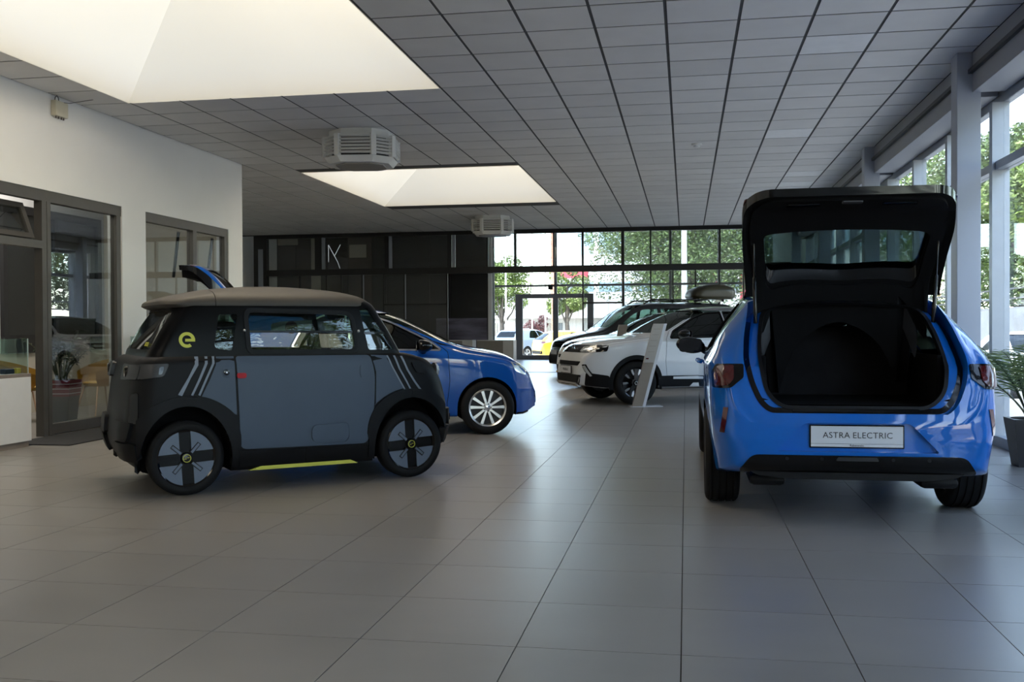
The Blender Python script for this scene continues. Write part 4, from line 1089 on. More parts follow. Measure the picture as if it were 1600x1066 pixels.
def car(name, label, loc, head, K, S):
    """S: paint, wb (wheelbase), rt, rr, yo, style, wins (list of side outlines), screen/back outlines (rear/front view) with x limits, ..."""
    t = thing(name, label, 'car', loc, head, S.get('group'))
    P = S['paint']; top = S.get('roof', P); wb_ = S['wb']
    out = xloft(K, dx=S.get('dx', 0.05)); out.materials.append(MATS[P])
    bv = bvh_of(out); body = out
    wmax = max(q for _, q in K['ws'])
    ra = S['rt'] + 0.035
    for x in (0.0, wb_):
        for sd in (1, -1): body = cut(body, arch_cut(x, ra, sd, 0.30, wmax, rz=ra, zc=S['rt'] + 0.005))
    c0, c1 = S['cabin']
    cav = xloft(K, inset=0.085 if 'gate' in S else 0.045, zfloor=S.get('zcav', 0.72), x_from=c0, x_to=c1); cav.materials.append(MATS['interior_black'])
    body = cut(body, cav)
    for w in S['wins']: body = cut(body, prism_me(w, 'Y', -1.2, 1.2, 'gloss_black'))
    sp, sx0, sx1 = S['screen']; body = cut(body, prism_me(sp, 'X', sx0, sx1, 'gloss_black'))
    gate = None
    if 'gate' in S:
        G = S['gate']
        inner = xloft(K, inset=0.05)
        inner.materials.append(MATS[P])
        gp = prism_me(G['poly'], 'X', -2.0, G['x1'], 'gloss_black'); gp2 = prism_me(inset_poly(G['poly'], -0.006), 'X', -2.0, G['x1'] + 0.004, P)
        inner2 = inner.copy(); inner2.materials.clear(); inner2.materials.append(MATS['interior_black'])
        gate = keep(boolean(out, inner2, 'DIFFERENCE'), gp)
        body = cut(body, boolean(gp2, inner, 'DIFFERENCE'))
        body = cut(body, prism_me(G['hole'], 'X', -2.0, G['x1'] + 0.25, 'interior_black'))
        gate = cut(gate, prism_me(G['win'], 'X', -2.0, G['x1'] + 0.3, 'gloss_black'))
    elif 'back' in S:
        bp, bx0, bx1 = S['back']; body = cut(body, prism_me(bp, 'X', bx0, bx1, 'gloss_black'))
    for rp_, xr in S.get('recess', []): body = cut(body, prism_me(rp_, 'X', -2.0, xr, P))
    if top != P:
        rp = S['roofpoly']; cutm = prism_me(rp, 'Y', -1.2, 1.2, None)
        obj('roof', keep(body, cutm), None, t, smooth=30).data.materials[0] = MATS[top]
        body = cut(body, prism_me(rp, 'Y', -1.2, 1.2, P))
    # doors as separate shells
    doors = S.get('doors', [])
    made = {}
    for s, sg in (('R', -1), ('L', 1)):
        made[s] = []
        for dpoly in doors:
            y0, y1 = (0.30, 1.3) if sg > 0 else (-1.3, -0.30)
            d = keep(body, prism_me(inset_poly(dpoly, 0.003), 'Y', y0, y1)); body = cut(body, prism_me(inset_poly(dpoly, -0.003), 'Y', y0, y1, 'interior_black'))
            made[s].append(obj('door', d, None, t, smooth=30))
    obj('body', body, None, t, smooth=30)
    gm = S.get('glass', 'car_glass')
    for s, sg in (('R', -1), ('L', 1)):
        for i, w in enumerate(S['wins']):
            par = made[s][i] if i < len(made[s]) else t
            pane(bv, s, w, 'side_window', gm, par, off=-0.010)
            if S.get('chrome'): obj('window_trim', patch(bv, s, inset_poly(w, -0.014), 0.004, 0.008, 0.08, inset_poly(w, 0.004)), S['chrome'], par, smooth=30)
        for q in S.get('black', []): obj('cladding', patch(bv, s, q, 0.010, 0.02, 0.06), 'plastic_black', t, smooth=30)
        for nm, q, m, of in S.get('side', []): obj(nm, patch(bv, s, q, of, 0.012, 0.04), m, t, smooth=30)
        for i, (hx, hz) in enumerate(S.get('handles', [])):
            p = surf(bv, s, (hx, hz), 0.012)
            bm = bmesh.new(); tube(bm, [p + Vector((-0.085, 0, 0)), p + Vector((-0.05, sg * 0.018, 0.003)), p + Vector((0.05, sg * 0.018, 0.006)), p + Vector((0.085, 0, 0.006))], 0.012, 8)
            obj('door_handle', bm, S.get('handle_m', P), made[s][i] if i < len(made[s]) else t, smooth=60)
        mx, my_, mz = S['mirror']; mirror(t, mx, my_, mz, sg, S.get('mirror_m', P))
        for x in (0.0, wb_): wheel(t, x, S['yo'], sg, S['rt'], S.get('tw', 0.20), S['rr'], S['style'], groove=S.get('groove', False))
        if S.get('archring'):
            for x in (0.0, wb_):
                oo = S['archring']; ol = [(x + (ra + oo) * math.cos(R(a)), S['rt'] + (ra + oo) * math.sin(R(a))) for a in range(-14, 195, 8)]; il = [(x + (ra - 0.005) * math.cos(R(a)), S['rt'] + (ra - 0.005) * math.sin(R(a))) for a in range(194, -15, -8)]
                obj('wheel_arch', patch(bv, s, ol + il, 0.012, 0.03, 0.05), 'plastic_black', t, smooth=40)
    for nm, side, q, m, of in S.get('ends', []):
        obj(nm, patch(bv, side, q, of, 0.02, S.get('estep', 0.05)), m, t, smooth=30)
        if S.get('mirror_ends', True) and (min(p[0] for p in q) > 0.01): obj(nm, patch(bv, side, [(-p[0], p[1]) for p in q], of, 0.02, S.get('estep', 0.05)), m, t, smooth=30)
    obj('windscreen', patch(bv, 'F', inset_poly(sp, -0.015), -0.008, 0.005, 0.09), S.get('screen_glass', gm), t, smooth=40)
    if 'back' in S and gate is None: obj('rear_window', patch(bv, 'B', inset_poly(S['back'][0], -0.015), -0.008, 0.005, 0.09), gm, t, smooth=40)
    # cabin: seats and dash
    for yy in (-0.37, 0.37):
        for xx in S.get('seats', (0.35, 1.15)):
            bm = bmesh.new(); bx(bm, xx, xx + 0.48, yy - 0.24, yy + 0.24, 0.725, 0.78, 0.02); se = obj('seat', bm, 'seat_cloth', t, smooth=40)
            bm = bmesh.new(); prism(bm, rpoly([(xx - 0.02, 0.75), (xx + 0.10, 0.75), (xx - 0.06, 1.13), (xx - 0.16, 1.13)], 0.03), 'Y', yy - 0.22, yy + 0.22); obj('seat_back', bm, 'seat_cloth', se, smooth=40)
            bm = bmesh.new(); bx(bm, xx - 0.16, xx - 0.07, yy - 0.11, yy + 0.11, 1.14, 1.29, 0.03); obj('head_rest', bm, 'seat_cloth', se, smooth=40)
    return t, bv, gate, K

HATCH = dict(
    zt=[(-0.72, 0.60), (-0.71, 0.78), (-0.685, 0.93), (-0.61, 1.05), (-0.34, 1.255), (-0.14, 1.375), (0.2, 1.42), (0.75, 1.433), (1.25, 1.41), (1.55, 1.345), (1.95, 1.16), (2.28, 1.005), (2.40, 0.975), (2.80, 0.90), (3.05, 0.80), (3.20, 0.69), (3.29, 0.52)],
    zs=[(-0.72, 0.56), (-0.66, 0.80), (-0.50, 0.90), (0.0, 0.925), (1.5, 0.90), (2.35, 0.865), (2.8, 0.80), (3.1, 0.68), (3.29, 0.44)],
    ws=[(-0.72, 0.52), (-0.66, 0.69), (-0.50, 0.79), (-0.2, 0.855), (0.1, 0.872), (0.7, 0.872), (1.7, 0.872), (2.4, 0.872), (2.75, 0.845), (3.0, 0.76), (3.18, 0.62), (3.29, 0.42)],
    wb=[(-0.72, 0.46), (-0.55, 0.74), (0.0, 0.82), (2.5, 0.82), (2.95, 0.76), (3.15, 0.62), (3.29, 0.42)],
    wm=[(-0.72, 0.53), (-0.60, 0.75), (-0.2, 0.86), (0.5, 0.862), (2.4, 0.868), (2.9, 0.82), (3.15, 0.66), (3.29, 0.46)],
    zb=[(-0.72, 0.36), (-0.5, 0.25), (0, 0.21), (2.5, 0.19), (3.0, 0.20), (3.29, 0.27)],
    zr=[(-0.72, 0.585), (-0.71, 0.75), (-0.685, 0.90), (-0.61, 1.01), (-0.34, 1.205), (-0.14, 1.315), (0.2, 1.36), (0.75, 1.372), (1.25, 1.345), (1.55, 1.275), (1.95, 1.09), (2.28, 0.955), (2.40, 0.93), (2.80, 0.86), (3.05, 0.755), (3.20, 0.63), (3.29, 0.48)],
    wr=[(-0.72, 0.44), (-0.64, 0.60), (-0.40, 0.60), (0.0, 0.565), (1.2, 0.565), (1.6, 0.59), (2.3, 0.70), (2.8, 0.70), (3.1, 0.60), (3.29, 0.38)])

# the nose of the small hatchback is short
HATCH = {k: [(x if x < 2.538 else 2.538 + (x - 2.538) * 0.80, v) for x, v in q] for k, q in HATCH.items()}
# ------------------------------------------------------------------ blue hatchback with raised tailgate, behind the microcar
def hatch_gate(t, gate, hinge, ang, paint, win, bv_gate_side, lamp=None, name='tailgate'):
    hx, hz = hinge
    gate.transform(Matrix.Translation((-hx, 0, -hz)))
    g = obj(name, gate, None, t, loc=(hx, 0, hz), rot=(0, ang, 0), smooth=30)
    return g

corsa_wins = [rpoly([(0.42, 0.985), (0.52, 1.19), (0.74, 1.335), (0.98, 1.335), (0.98, 0.965)], [0.03, 0.1, 0.08, 0.01, 0.01]), rpoly([(1.03, 0.963), (1.03, 1.335), (1.25, 1.325), (1.48, 1.25), (1.92, 1.03), (2.02, 0.945)], [0.01, 0.01, 0.06, 0.06, 0.04, 0.02])]
cdoors = [[(0.30, 0.42), (0.30, 0.60), (0.42, 0.74), (0.37, 0.93), (0.50, 1.22), (0.74, 1.362), (1.003, 1.366), (1.003, 0.27), (0.42, 0.27)], [(1.009, 0.27), (1.009, 1.366), (1.26, 1.352), (1.50, 1.275), (1.98, 1.02), (2.10, 0.92), (2.12, 0.60), (2.08, 0.27)]]
gp = rpoly([(-0.50, 0.70), (0.50, 0.70), (0.62, 0.90), (0.60, 1.10), (0.53, 1.44), (-0.53, 1.44), (-0.60, 1.10), (-0.62, 0.90)], 0.05)
gh = rpoly([(-0.42, 0.76), (0.42, 0.76), (0.52, 0.92), (0.44, 1.32), (-0.44, 1.32), (-0.52, 0.92)], 0.06)
gw = rpoly([(-0.50, 1.02), (0.50, 1.02), (0.42, 1.32), (-0.42, 1.32)], 0.06)
t, bv, gate, K_ = car('hatchback', 'deep blue hatchback with raised tailgate parked behind the microcar', (-4.841, 10.836, 0), R(18), HATCH, dict(
    paint='paint_blue_deep', wb=2.538, rt=0.30, rr=0.205, yo=0.86, style='corsa', cabin=(-0.60, 2.05), glass='car_glass', screen_glass='car_glass_light', wins=corsa_wins, doors=cdoors, handles=[(0.48, 0.86), (1.22, 0.85)],
    chrome='chrome', screen=(rpoly([(-0.66, 1.00), (0.66, 1.00), (0.56, 1.36), (-0.56, 1.36)], 0.06), 1.25, 2.32), mirror=(1.80, 0.84, 0.985), mirror_m='gloss_black',
    gate=dict(poly=gp, hole=gh, win=gw, x1=-0.06),
    black=[[(0.36, 0.20), (0.36, 0.265), (2.12, 0.245), (2.12, 0.18)]],
    side=[('front_marker', [(2.15, 0.985), (2.02, 1.0), (1.86, 1.09), (1.90, 1.05)], 'gloss_black', 0.003)],
    ends=[('head_lamp', 'F', rpoly([(0.36, 0.66), (0.66, 0.70), (0.70, 0.80), (0.40, 0.735)], 0.02), 'lamp_white', 0.004), ('grille', 'F', rpoly([(-0.36, 0.62), (0.36, 0.62), (0.36, 0.72), (-0.36, 0.72)], 0.03), 'gloss_black', 0.006),
          ('lower_grille', 'F', rpoly([(-0.45, 0.32), (0.45, 0.32), (0.40, 0.46), (-0.40, 0.46)], 0.03), 'plastic_black', 0.006), ('tail_lamp', 'B', rpoly([(0.56, 0.82), (0.73, 0.82), (0.70, 0.93), (0.60, 0.93)], 0.02), 'lamp_red', 0.006)]))
obj('head_lamp_side', patch(bv, 'R', rpoly([(2.80, 0.81), (2.86, 0.70), (2.98, 0.65), (3.0, 0.69), (2.91, 0.775)], 0.02), 0.006, 0.012, 0.03), 'lamp_white', t, smooth=30)
obj('head_lamp_side', patch(bv, 'L', rpoly([(2.80, 0.81), (2.86, 0.70), (2.98, 0.65), (3.0, 0.69), (2.91, 0.775)], 0.02), 0.006, 0.012, 0.03), 'lamp_white', t, smooth=30)
for s in 'RL':
    obj('bonnet_line', line_on(bv, s, [(2.20, 0.945), (2.5, 0.90), (2.72, 0.855), (2.86, 0.80)], 0.003), 'ink_black', t)
    obj('front_lip', line_on(bv, s, [(2.88, 0.225), (2.95, 0.225), (3.02, 0.24)], 0.014), 'gloss_black', t)
# raised tailgate: glass part turned steeply up, lower part bent back
gb = bvh_of(gate)
hg = hatch_gate(t, gate, (-0.10, 1.40), R(83), 'paint_blue_deep', gw, None)
hg.scale = (0.94, 1, 0.94); hg['label'] = 'raised blue tailgate with dark inner trim'
bm = patch(bv, 'B', inset_poly(gw, -0.02), -0.02, 0.005, 0.08); bmesh.ops.translate(bm, verts=bm.verts, vec=(0.10, 0, -1.40)); obj('gate_glass', bm, 'car_glass', hg, smooth=40)
bm = patch(bv, 'B', inset_poly(gp, 0.03), -0.045, 0.10, 0.06, inset_poly(gw, -0.005)); bmesh.ops.translate(bm, verts=bm.verts, vec=(0.10, 0, -1.40)); obj('gate_trim', bm, 'interior_black', hg, smooth=40)
for sg in (-1, 1):
    bm = patch(bv, 'B', rpoly([(sg * 0.40, 0.83), (sg * 0.59, 0.84), (sg * 0.585, 0.92), (sg * 0.42, 0.92)], 0.02), 0.006, 0.012, 0.05); bmesh.ops.translate(bm, verts=bm.verts, vec=(0.10, 0, -1.40)); obj('gate_lamp', bm, 'lamp_red', hg, smooth=40)
    bm = bmesh.new(); tube(bm, [(-0.16, sg * 0.50, 1.22), (-0.30, sg * 0.50, 1.62)], [0.012, 0.008], 8); obj('gas_strut', bm, 'gloss_black', t, smooth=60)

# ------------------------------------------------------------------ white compact SUV
SUV = scale_keys(HATCH, 1.0, 2.557 / 2.538, 1.79 / 1.745, 1.0)
SUV['zt'] = [(-0.73, 0.70), (-0.70, 0.86), (-0.65, 1.02), (-0.54, 1.20), (-0.38, 1.38), (-0.22, 1.475), (0.2, 1.515), (0.75, 1.525), (1.25, 1.50), (1.60, 1.43), (1.95, 1.265), (2.22, 1.11), (2.34, 1.065), (2.75, 1.02), (3.05, 0.965), (3.22, 0.90), (3.32, 0.80), (3.38, 0.60)]
SUV['zr'] = [(-0.73, 0.68), (-0.70, 0.82), (-0.65, 0.98), (-0.54, 1.15), (-0.38, 1.32), (-0.22, 1.41), (0.2, 1.45), (0.75, 1.462), (1.25, 1.43), (1.60, 1.355), (1.95, 1.19), (2.22, 1.05), (2.34, 1.02), (2.75, 0.98), (3.05, 0.925), (3.22, 0.86), (3.32, 0.75), (3.38, 0.56)]
SUV['zs'] = [(-0.73, 0.66), (-0.66, 0.92), (-0.50, 1.0), (0.0, 1.01), (1.5, 0.985), (2.35, 0.965), (2.8, 0.92), (3.1, 0.85), (3.3, 0.70), (3.38, 0.52)]
SUV['ws'] = [(-0.73, 0.60), (-0.66, 0.74), (-0.50, 0.83), (-0.2, 0.885), (0.1, 0.895), (1.7, 0.892), (2.4, 0.895), (2.75, 0.885), (3.0, 0.84), (3.2, 0.74), (3.32, 0.64), (3.38, 0.54)]
SUV['wm'] = [(-0.73, 0.62), (-0.60, 0.80), (-0.2, 0.885), (0.5, 0.885), (2.4, 0.89), (2.9, 0.86), (3.2, 0.75), (3.38, 0.58)]
SUV['wb'] = [(-0.73, 0.55), (-0.55, 0.78), (0, 0.85), (2.5, 0.85), (2.95, 0.82), (3.2, 0.70), (3.38, 0.52)]
SUV['zb'] = [(-0.73, 0.42), (-0.5, 0.30), (0, 0.25), (2.5, 0.24), (3.0, 0.25), (3.38, 0.30)]
SUV['wr'] = [(-0.73, 0.52), (-0.64, 0.62), (-0.40, 0.62), (0.0, 0.585), (1.2, 0.585), (1.6, 0.61), (2.3, 0.72), (2.8, 0.74), (3.1, 0.68), (3.38, 0.46)]
mk_wins = [rpoly([(0.22, 1.085), (0.40, 1.30), (0.62, 1.425), (0.98, 1.425), (0.98, 1.045)], [0.03, 0.1, 0.08, 0.01, 0.01]), rpoly([(1.03, 1.04), (1.03, 1.425), (1.28, 1.41), (1.50, 1.335), (1.90, 1.12), (1.98, 1.02)], [0.01, 0.01, 0.06, 0.06, 0.04, 0.02])]
mk_doors = [[(0.36, 0.50), (0.36, 0.66), (0.42, 0.80), (0.20, 1.03), (0.36, 1.31), (0.60, 1.448), (1.003, 1.45), (1.003, 0.33), (0.44, 0.33)], [(1.009, 0.33), (1.009, 1.45), (1.29, 1.435), (1.52, 1.36), (1.95, 1.13), (2.06, 1.0), (2.08, 0.66), (2.04, 0.33)]]
def suv_spec(paint, roof, low='plastic_black', style='mokka', ex=()):
    return dict(paint=paint, roof=roof, roofpoly=[(-0.60, 1.30), (-0.2, 1.40), (0.25, 1.445), (0.62, 1.458), (1.29, 1.442), (1.54, 1.362), (1.98, 1.13), (2.2, 1.10), (1.7, 1.8), (-0.6, 1.8)],
    wb=2.557, rt=0.335, rr=0.232, yo=0.885, tw=0.215, style=style, cabin=(-0.60, 2.02), zcav=0.78, wins=mk_wins, doors=mk_doors, handles=[(0.45, 0.95), (1.22, 0.94)], handle_m=paint, chrome='gloss_black',
    screen=(rpoly([(-0.68, 1.10), (0.68, 1.10), (0.58, 1.455), (-0.58, 1.455)], 0.06), 1.30, 2.27), screen_glass='car_glass_light', back=(rpoly([(-0.55, 1.10), (0.55, 1.10), (0.46, 1.38), (-0.46, 1.38)], 0.05), -1.0, -0.25),
    mirror=(1.80, 0.86, 1.075), mirror_m='gloss_black', archring=0.06,
    black=[[(0.38, 0.25), (0.38, 0.44), (2.18, 0.44), (2.18, 0.24)]],
    side=[('sill_blade', [(1.05, 0.375), (1.55, 0.43), (1.95, 0.425), (1.95, 0.39)], paint, 0.016)],
    ends=[('grille_visor', 'F', rpoly([(-0.66, 0.80), (0.66, 0.80), (0.70, 0.915), (-0.70, 0.915)], 0.03), 'gloss_black', 0.006), ('head_lamp', 'F', rpoly([(0.36, 0.815), (0.68, 0.83), (0.72, 0.905), (0.38, 0.89)], 0.015), 'lamp_glass', 0.012),
          ('lamp_core', 'F', rpoly([(0.44, 0.835), (0.66, 0.845), (0.68, 0.875), (0.46, 0.865)], 0.01), 'lamp_white', 0.010), ('upper_intake', 'F', rpoly([(-0.46, 0.60), (0.46, 0.60), (0.52, 0.665), (-0.52, 0.665)], 0.02), 'plastic_black', 0.008),
          ('lower_intake', 'F', rpoly([(-0.52, 0.30), (0.52, 0.30), (0.60, 0.46), (-0.60, 0.46)], 0.03), 'plastic_black', 0.010), ('skid_plate', 'F', rpoly([(-0.50, 0.295), (0.50, 0.295), (0.47, 0.335), (-0.47, 0.335)], 0.01), 'alloy_silver', 0.03),
          ('fog_blade', 'F', [(0.62, 0.60), (0.655, 0.61), (0.72, 0.45), (0.70, 0.44)], 'lamp_white', 0.014), ('fog_surround', 'F', [(0.60, 0.62), (0.665, 0.625), (0.745, 0.44), (0.70, 0.42)], 'gloss_black', 0.008),
          ('tail_lamp', 'B', rpoly([(0.45, 0.92), (0.76, 0.94), (0.74, 1.02), (0.50, 1.0)], 0.02), 'lamp_red', 0.006)] + list(ex))
t, bv, g_, K_ = car('compact_suv', 'white compact SUV with black roof, nose towards the camera', (1.22, 17.16, 0), R(204.5), SUV, suv_spec('paint_white', 'paint_black'))
for s in 'RL':
    obj('front_cladding', patch(bv, s, rpoly([(2.96, 0.27), (2.98, 0.45), (3.30, 0.50), (3.30, 0.30)], 0.03), 0.010, 0.02, 0.05), 'plastic_black', t, smooth=30)
    obj('head_lamp_side', patch(bv, s, rpoly([(2.98, 0.915), (3.02, 0.82), (3.30, 0.80), (3.26, 0.86)], 0.02), 0.008, 0.012, 0.03), 'gloss_black', t, smooth=30)
    obj('bonnet_line', line_on(bv, s, [(2.2, 1.035), (2.5, 1.0), (2.85, 0.965), (3.02, 0.93)], 0.003), 'ink_black', t)
bm = bmesh.new(); lathe(bm, [(0.045, 0), (0.045, 0.01), (0.058, 0.01), (0.058, 0)], 24, 'X'); tube(bm, [(0.006, -0.05, 0.012), (0.006, 0.02, -0.004), (0.006, -0.02, 0.004), (0.006, 0.05, -0.012)], 0.005, 6); obj('emblem', bm, 'chrome', t, loc=surf(bv, 'F', (0, 0.86), 0.006))
p = surf(bv, 'F', (0, 0.52), 0.02); plate(t, (p.x + 0.012, 0, 0.53), (0, 0, R(90)), text=[('MOKKA-E', 0, 0.058, 'CENTER', 'ink_black')])

# second car of the row, mostly hidden behind the white one
t, bv, g_, K_ = car('compact_suv', 'pale compact SUV with dark lower trim hidden behind the white one', (0.72, 20.95, 0), R(204.5), SUV, suv_spec('paint_white', 'paint_black', style='mokka_far', ex=[('lime_lip', 'F', rpoly([(-0.48, 0.30), (0.48, 0.30), (0.45, 0.335), (-0.45, 0.335)], 0.01), 'paint_yellow', 0.034)]))
p = surf(bv, 'F', (0, 0.52), 0.02); plate(t, (p.x + 0.012, 0, 0.53), (0, 0, R(90)))

# ------------------------------------------------------------------ black people carrier with roof rails and roof box
VAN = scale_keys(SUV, 1.05, 1.06, 1.03, 1.0)
VAN['zt'] = [(-0.80, 0.75), (-0.77, 1.05), (-0.74, 1.40), (-0.68, 1.65), (-0.50, 1.79), (0.2, 1.83), (1.0, 1.835), (1.50, 1.80), (1.75, 1.72), (2.15, 1.43), (2.45, 1.21), (2.60, 1.15), (2.95, 1.08), (3.25, 1.0), (3.45, 0.90), (3.55, 0.62)]
VAN['zr'] = [(x, z - (0.07 if 0 < x < 2 else 0.045)) for x, z in VAN['zt']]
VAN['zs'] = [(-0.80, 0.70), (-0.72, 0.98), (-0.5, 1.06), (1.5, 1.06), (2.5, 1.03), (3.0, 0.96), (3.4, 0.80), (3.55, 0.54)]
VAN['ws'] = [(-0.80, 0.80), (-0.72, 0.88), (-0.4, 0.92), (2.5, 0.92), (2.9, 0.90), (3.2, 0.82), (3.42, 0.68), (3.55, 0.52)]
VAN['wm'] = [(-0.80, 0.80), (-0.6, 0.90), (2.5, 0.92), (3.0, 0.88), (3.4, 0.72), (3.55, 0.55)]
VAN['wb'] = [(-0.80, 0.74), (-0.5, 0.86), (2.6, 0.86), (3.2, 0.76), (3.55, 0.52)]
VAN['zb'] = [(-0.80, 0.40), (-0.4, 0.26), (2.7, 0.24), (3.55, 0.30)]
VAN['wr'] = [(-0.80, 0.72), (-0.6, 0.72), (0, 0.70), (1.5, 0.69), (2.4, 0.74), (3.0, 0.74), (3.55, 0.45)]
vw = [rpoly([(-0.45, 1.12), (-0.42, 1.60), (0.30, 1.66), (0.30, 1.11)], 0.05), rpoly([(0.38, 1.10), (0.38, 1.66), (1.05, 1.66), (1.05, 1.09)], 0.03), rpoly([(1.12, 1.09), (1.12, 1.66), (1.50, 1.63), (1.75, 1.53), (2.20, 1.20), (2.25, 1.07)], [0.03, 0.03, 0.05, 0.05, 0.04, 0.02])]
vd = (-3.15, 24.45); hv = R(203); vl = 2.785
vo = (vd[0] - math.cos(hv) * 3.5, vd[1] - math.sin(hv) * 3.5)
VAN = {k: [(x * 1.45 if x < 0 else x, v) for x, v in q] for k, q in VAN.items()}
t, bv, g_, K_ = car('people_carrier', 'black people carrier with roof rails and roof box near the glass partition', (vo[0], vo[1], 0), hv, VAN, dict(
    paint='paint_black', wb=2.785, rt=0.33, rr=0.22, yo=0.90, style='plain', cabin=(-0.65, 2.25), zcav=0.82, wins=vw, doors=[], handles=[(0.9, 0.98), (1.3, 0.98)], chrome=None, screen=(rpoly([(-0.72, 1.20), (0.72, 1.20), (0.66, 1.74), (-0.66, 1.74)], 0.08), 1.5, 2.56), screen_glass='car_glass_light', glass='car_glass_light',
    back=(rpoly([(-0.62, 1.15), (0.62, 1.15), (0.58, 1.60), (-0.58, 1.60)], 0.05), -1.4, -0.85), mirror=(1.95, 0.90, 1.14),
    ends=[('grille', 'F', rpoly([(-0.55, 0.72), (0.55, 0.72), (0.60, 0.86), (-0.60, 0.86)], 0.03), 'gloss_black', 0.006), ('head_lamp', 'F', rpoly([(0.46, 0.80), (0.70, 0.83), (0.72, 0.93), (0.48, 0.90)], 0.02), 'lamp_glass', 0.008), ('chrome_bar', 'F', [(-0.55, 0.80), (0.55, 0.80), (0.55, 0.815), (-0.55, 0.815)], 'chrome', 0.012), ('lower_intake', 'F', rpoly([(-0.55, 0.34), (0.55, 0.34), (0.5, 0.52), (-0.5, 0.52)], 0.03), 'plastic_black', 0.008)]))
p = surf(bv, 'F', (0, 0.60), 0.01); plate(t, (p.x + 0.012, 0, 0.60), (0, 0, R(90)))
for s, sg in (('R', -1), ('L', 1)):
    bm = bmesh.new(); tube(bm, [(-0.35, sg * 0.62, 1.77), (-0.25, sg * 0.62, 1.87), (1.25, sg * 0.62, 1.88), (1.45, sg * 0.62, 1.77)], 0.018, 8); obj('roof_rail', bm, 'gloss_black', t, smooth=60)
    obj('door_line', line_on(bv, s, [(1.085, 0.32), (1.085, 1.68)], 0.004), 'ink_black', t)
for xx in (-0.10, 0.85): box('rail_bar', xx - 0.02, xx + 0.02, -0.60, 0.60, 1.885, 1.91, 'gloss_black', t)
mat('roof_box_shell', (0.05, 0.042, 0.02), 0.35, coat=0.3)  # black shell; its yellowish reflection is mixed into the base colour
rb = zstack([(1.90, -1.10, -0.06, 0.36, 0.2), (1.98, -1.16, 0.0, 0.40, 0.22), (2.10, -1.17, -0.04, 0.41, 0.24), (2.20, -1.12, -0.18, 0.38, 0.25), (2.28, -0.95, -0.42, 0.26, 0.2)], 0.02)
rbx = obj('roof_box', rb, 'roof_box_shell', None, loc=(vo[0], vo[1], 0), rot=(0, 0, hv), smooth=40); tag(rbx, 'black roof box, yellowish sheen painted in, strapped on the black people carrier', 'roof box')
for xx in (-0.85, -0.25): box('clamp', xx - 0.03, xx + 0.03, -0.2, 0.2, 1.84, 1.905, 'gloss_black', rbx)

# ------------------------------------------------------------------ cars parked outside
def street_car(name, label, loc, head, paint, K, seats=(0.35,)):
    return car(name, label, loc, head, K, dict(paint=paint, wb=2.557 if K is SUV else 2.538, rt=0.33, rr=0.225, yo=0.88 if K is SUV else 0.86, style='plain', cabin=(-0.60, 2.02), zcav=0.78,
        wins=mk_wins if K is SUV else corsa_wins, doors=[], chrome=None, dx=0.08, glass='car_glass', seats=seats,
        screen=(rpoly([(-0.64, 1.12), (0.64, 1.12), (0.56, 1.42), (-0.56, 1.42)], 0.06) if K is SUV else rpoly([(-0.62, 1.02), (0.62, 1.02), (0.54, 1.35), (-0.54, 1.35)], 0.06), 1.25, 2.27),
        back=(rpoly([(-0.55, 1.10), (0.55, 1.10), (0.46, 1.38), (-0.46, 1.38)], 0.05) if K is SUV else rpoly([(-0.52, 1.0), (0.52, 1.0), (0.44, 1.30), (-0.44, 1.30)], 0.05), -1.0, -0.22), mirror=(1.80, 0.85, 1.05 if K is SUV else 0.985), mirror_m=paint,
        ends=[('tail_lamp', 'B', rpoly([(0.48, 0.84), (0.74, 0.86), (0.72, 0.95), (0.52, 0.94)], 0.02), 'lamp_red', 0.006), ('head_lamp', 'F', rpoly([(0.40, 0.66), (0.64, 0.68), (0.66, 0.76), (0.42, 0.73)], 0.02), 'lamp_white', 0.006), ('rear_bumper', 'B', rpoly([(-0.6, 0.38), (0.6, 0.38), (0.6, 0.52), (-0.6, 0.52)], 0.03), 'plastic_black', 0.006)]))
street_car('parked_car', 'silver blue SUV parked tail-on outside the street door', (-8.1, 46.6, -0.33), R(62), 'paint_silver_blue', SUV)
street_car('parked_car', 'bright yellow hatchback parked outside the street door', (-6.0, 44.6, -0.33), R(30), 'paint_yellow', HATCH)
street_car('parked_car', 'white hatchback parked outside the right glass near the palm', (6.6, 21.6, -0.33), R(268), 'paint_white', HATCH)
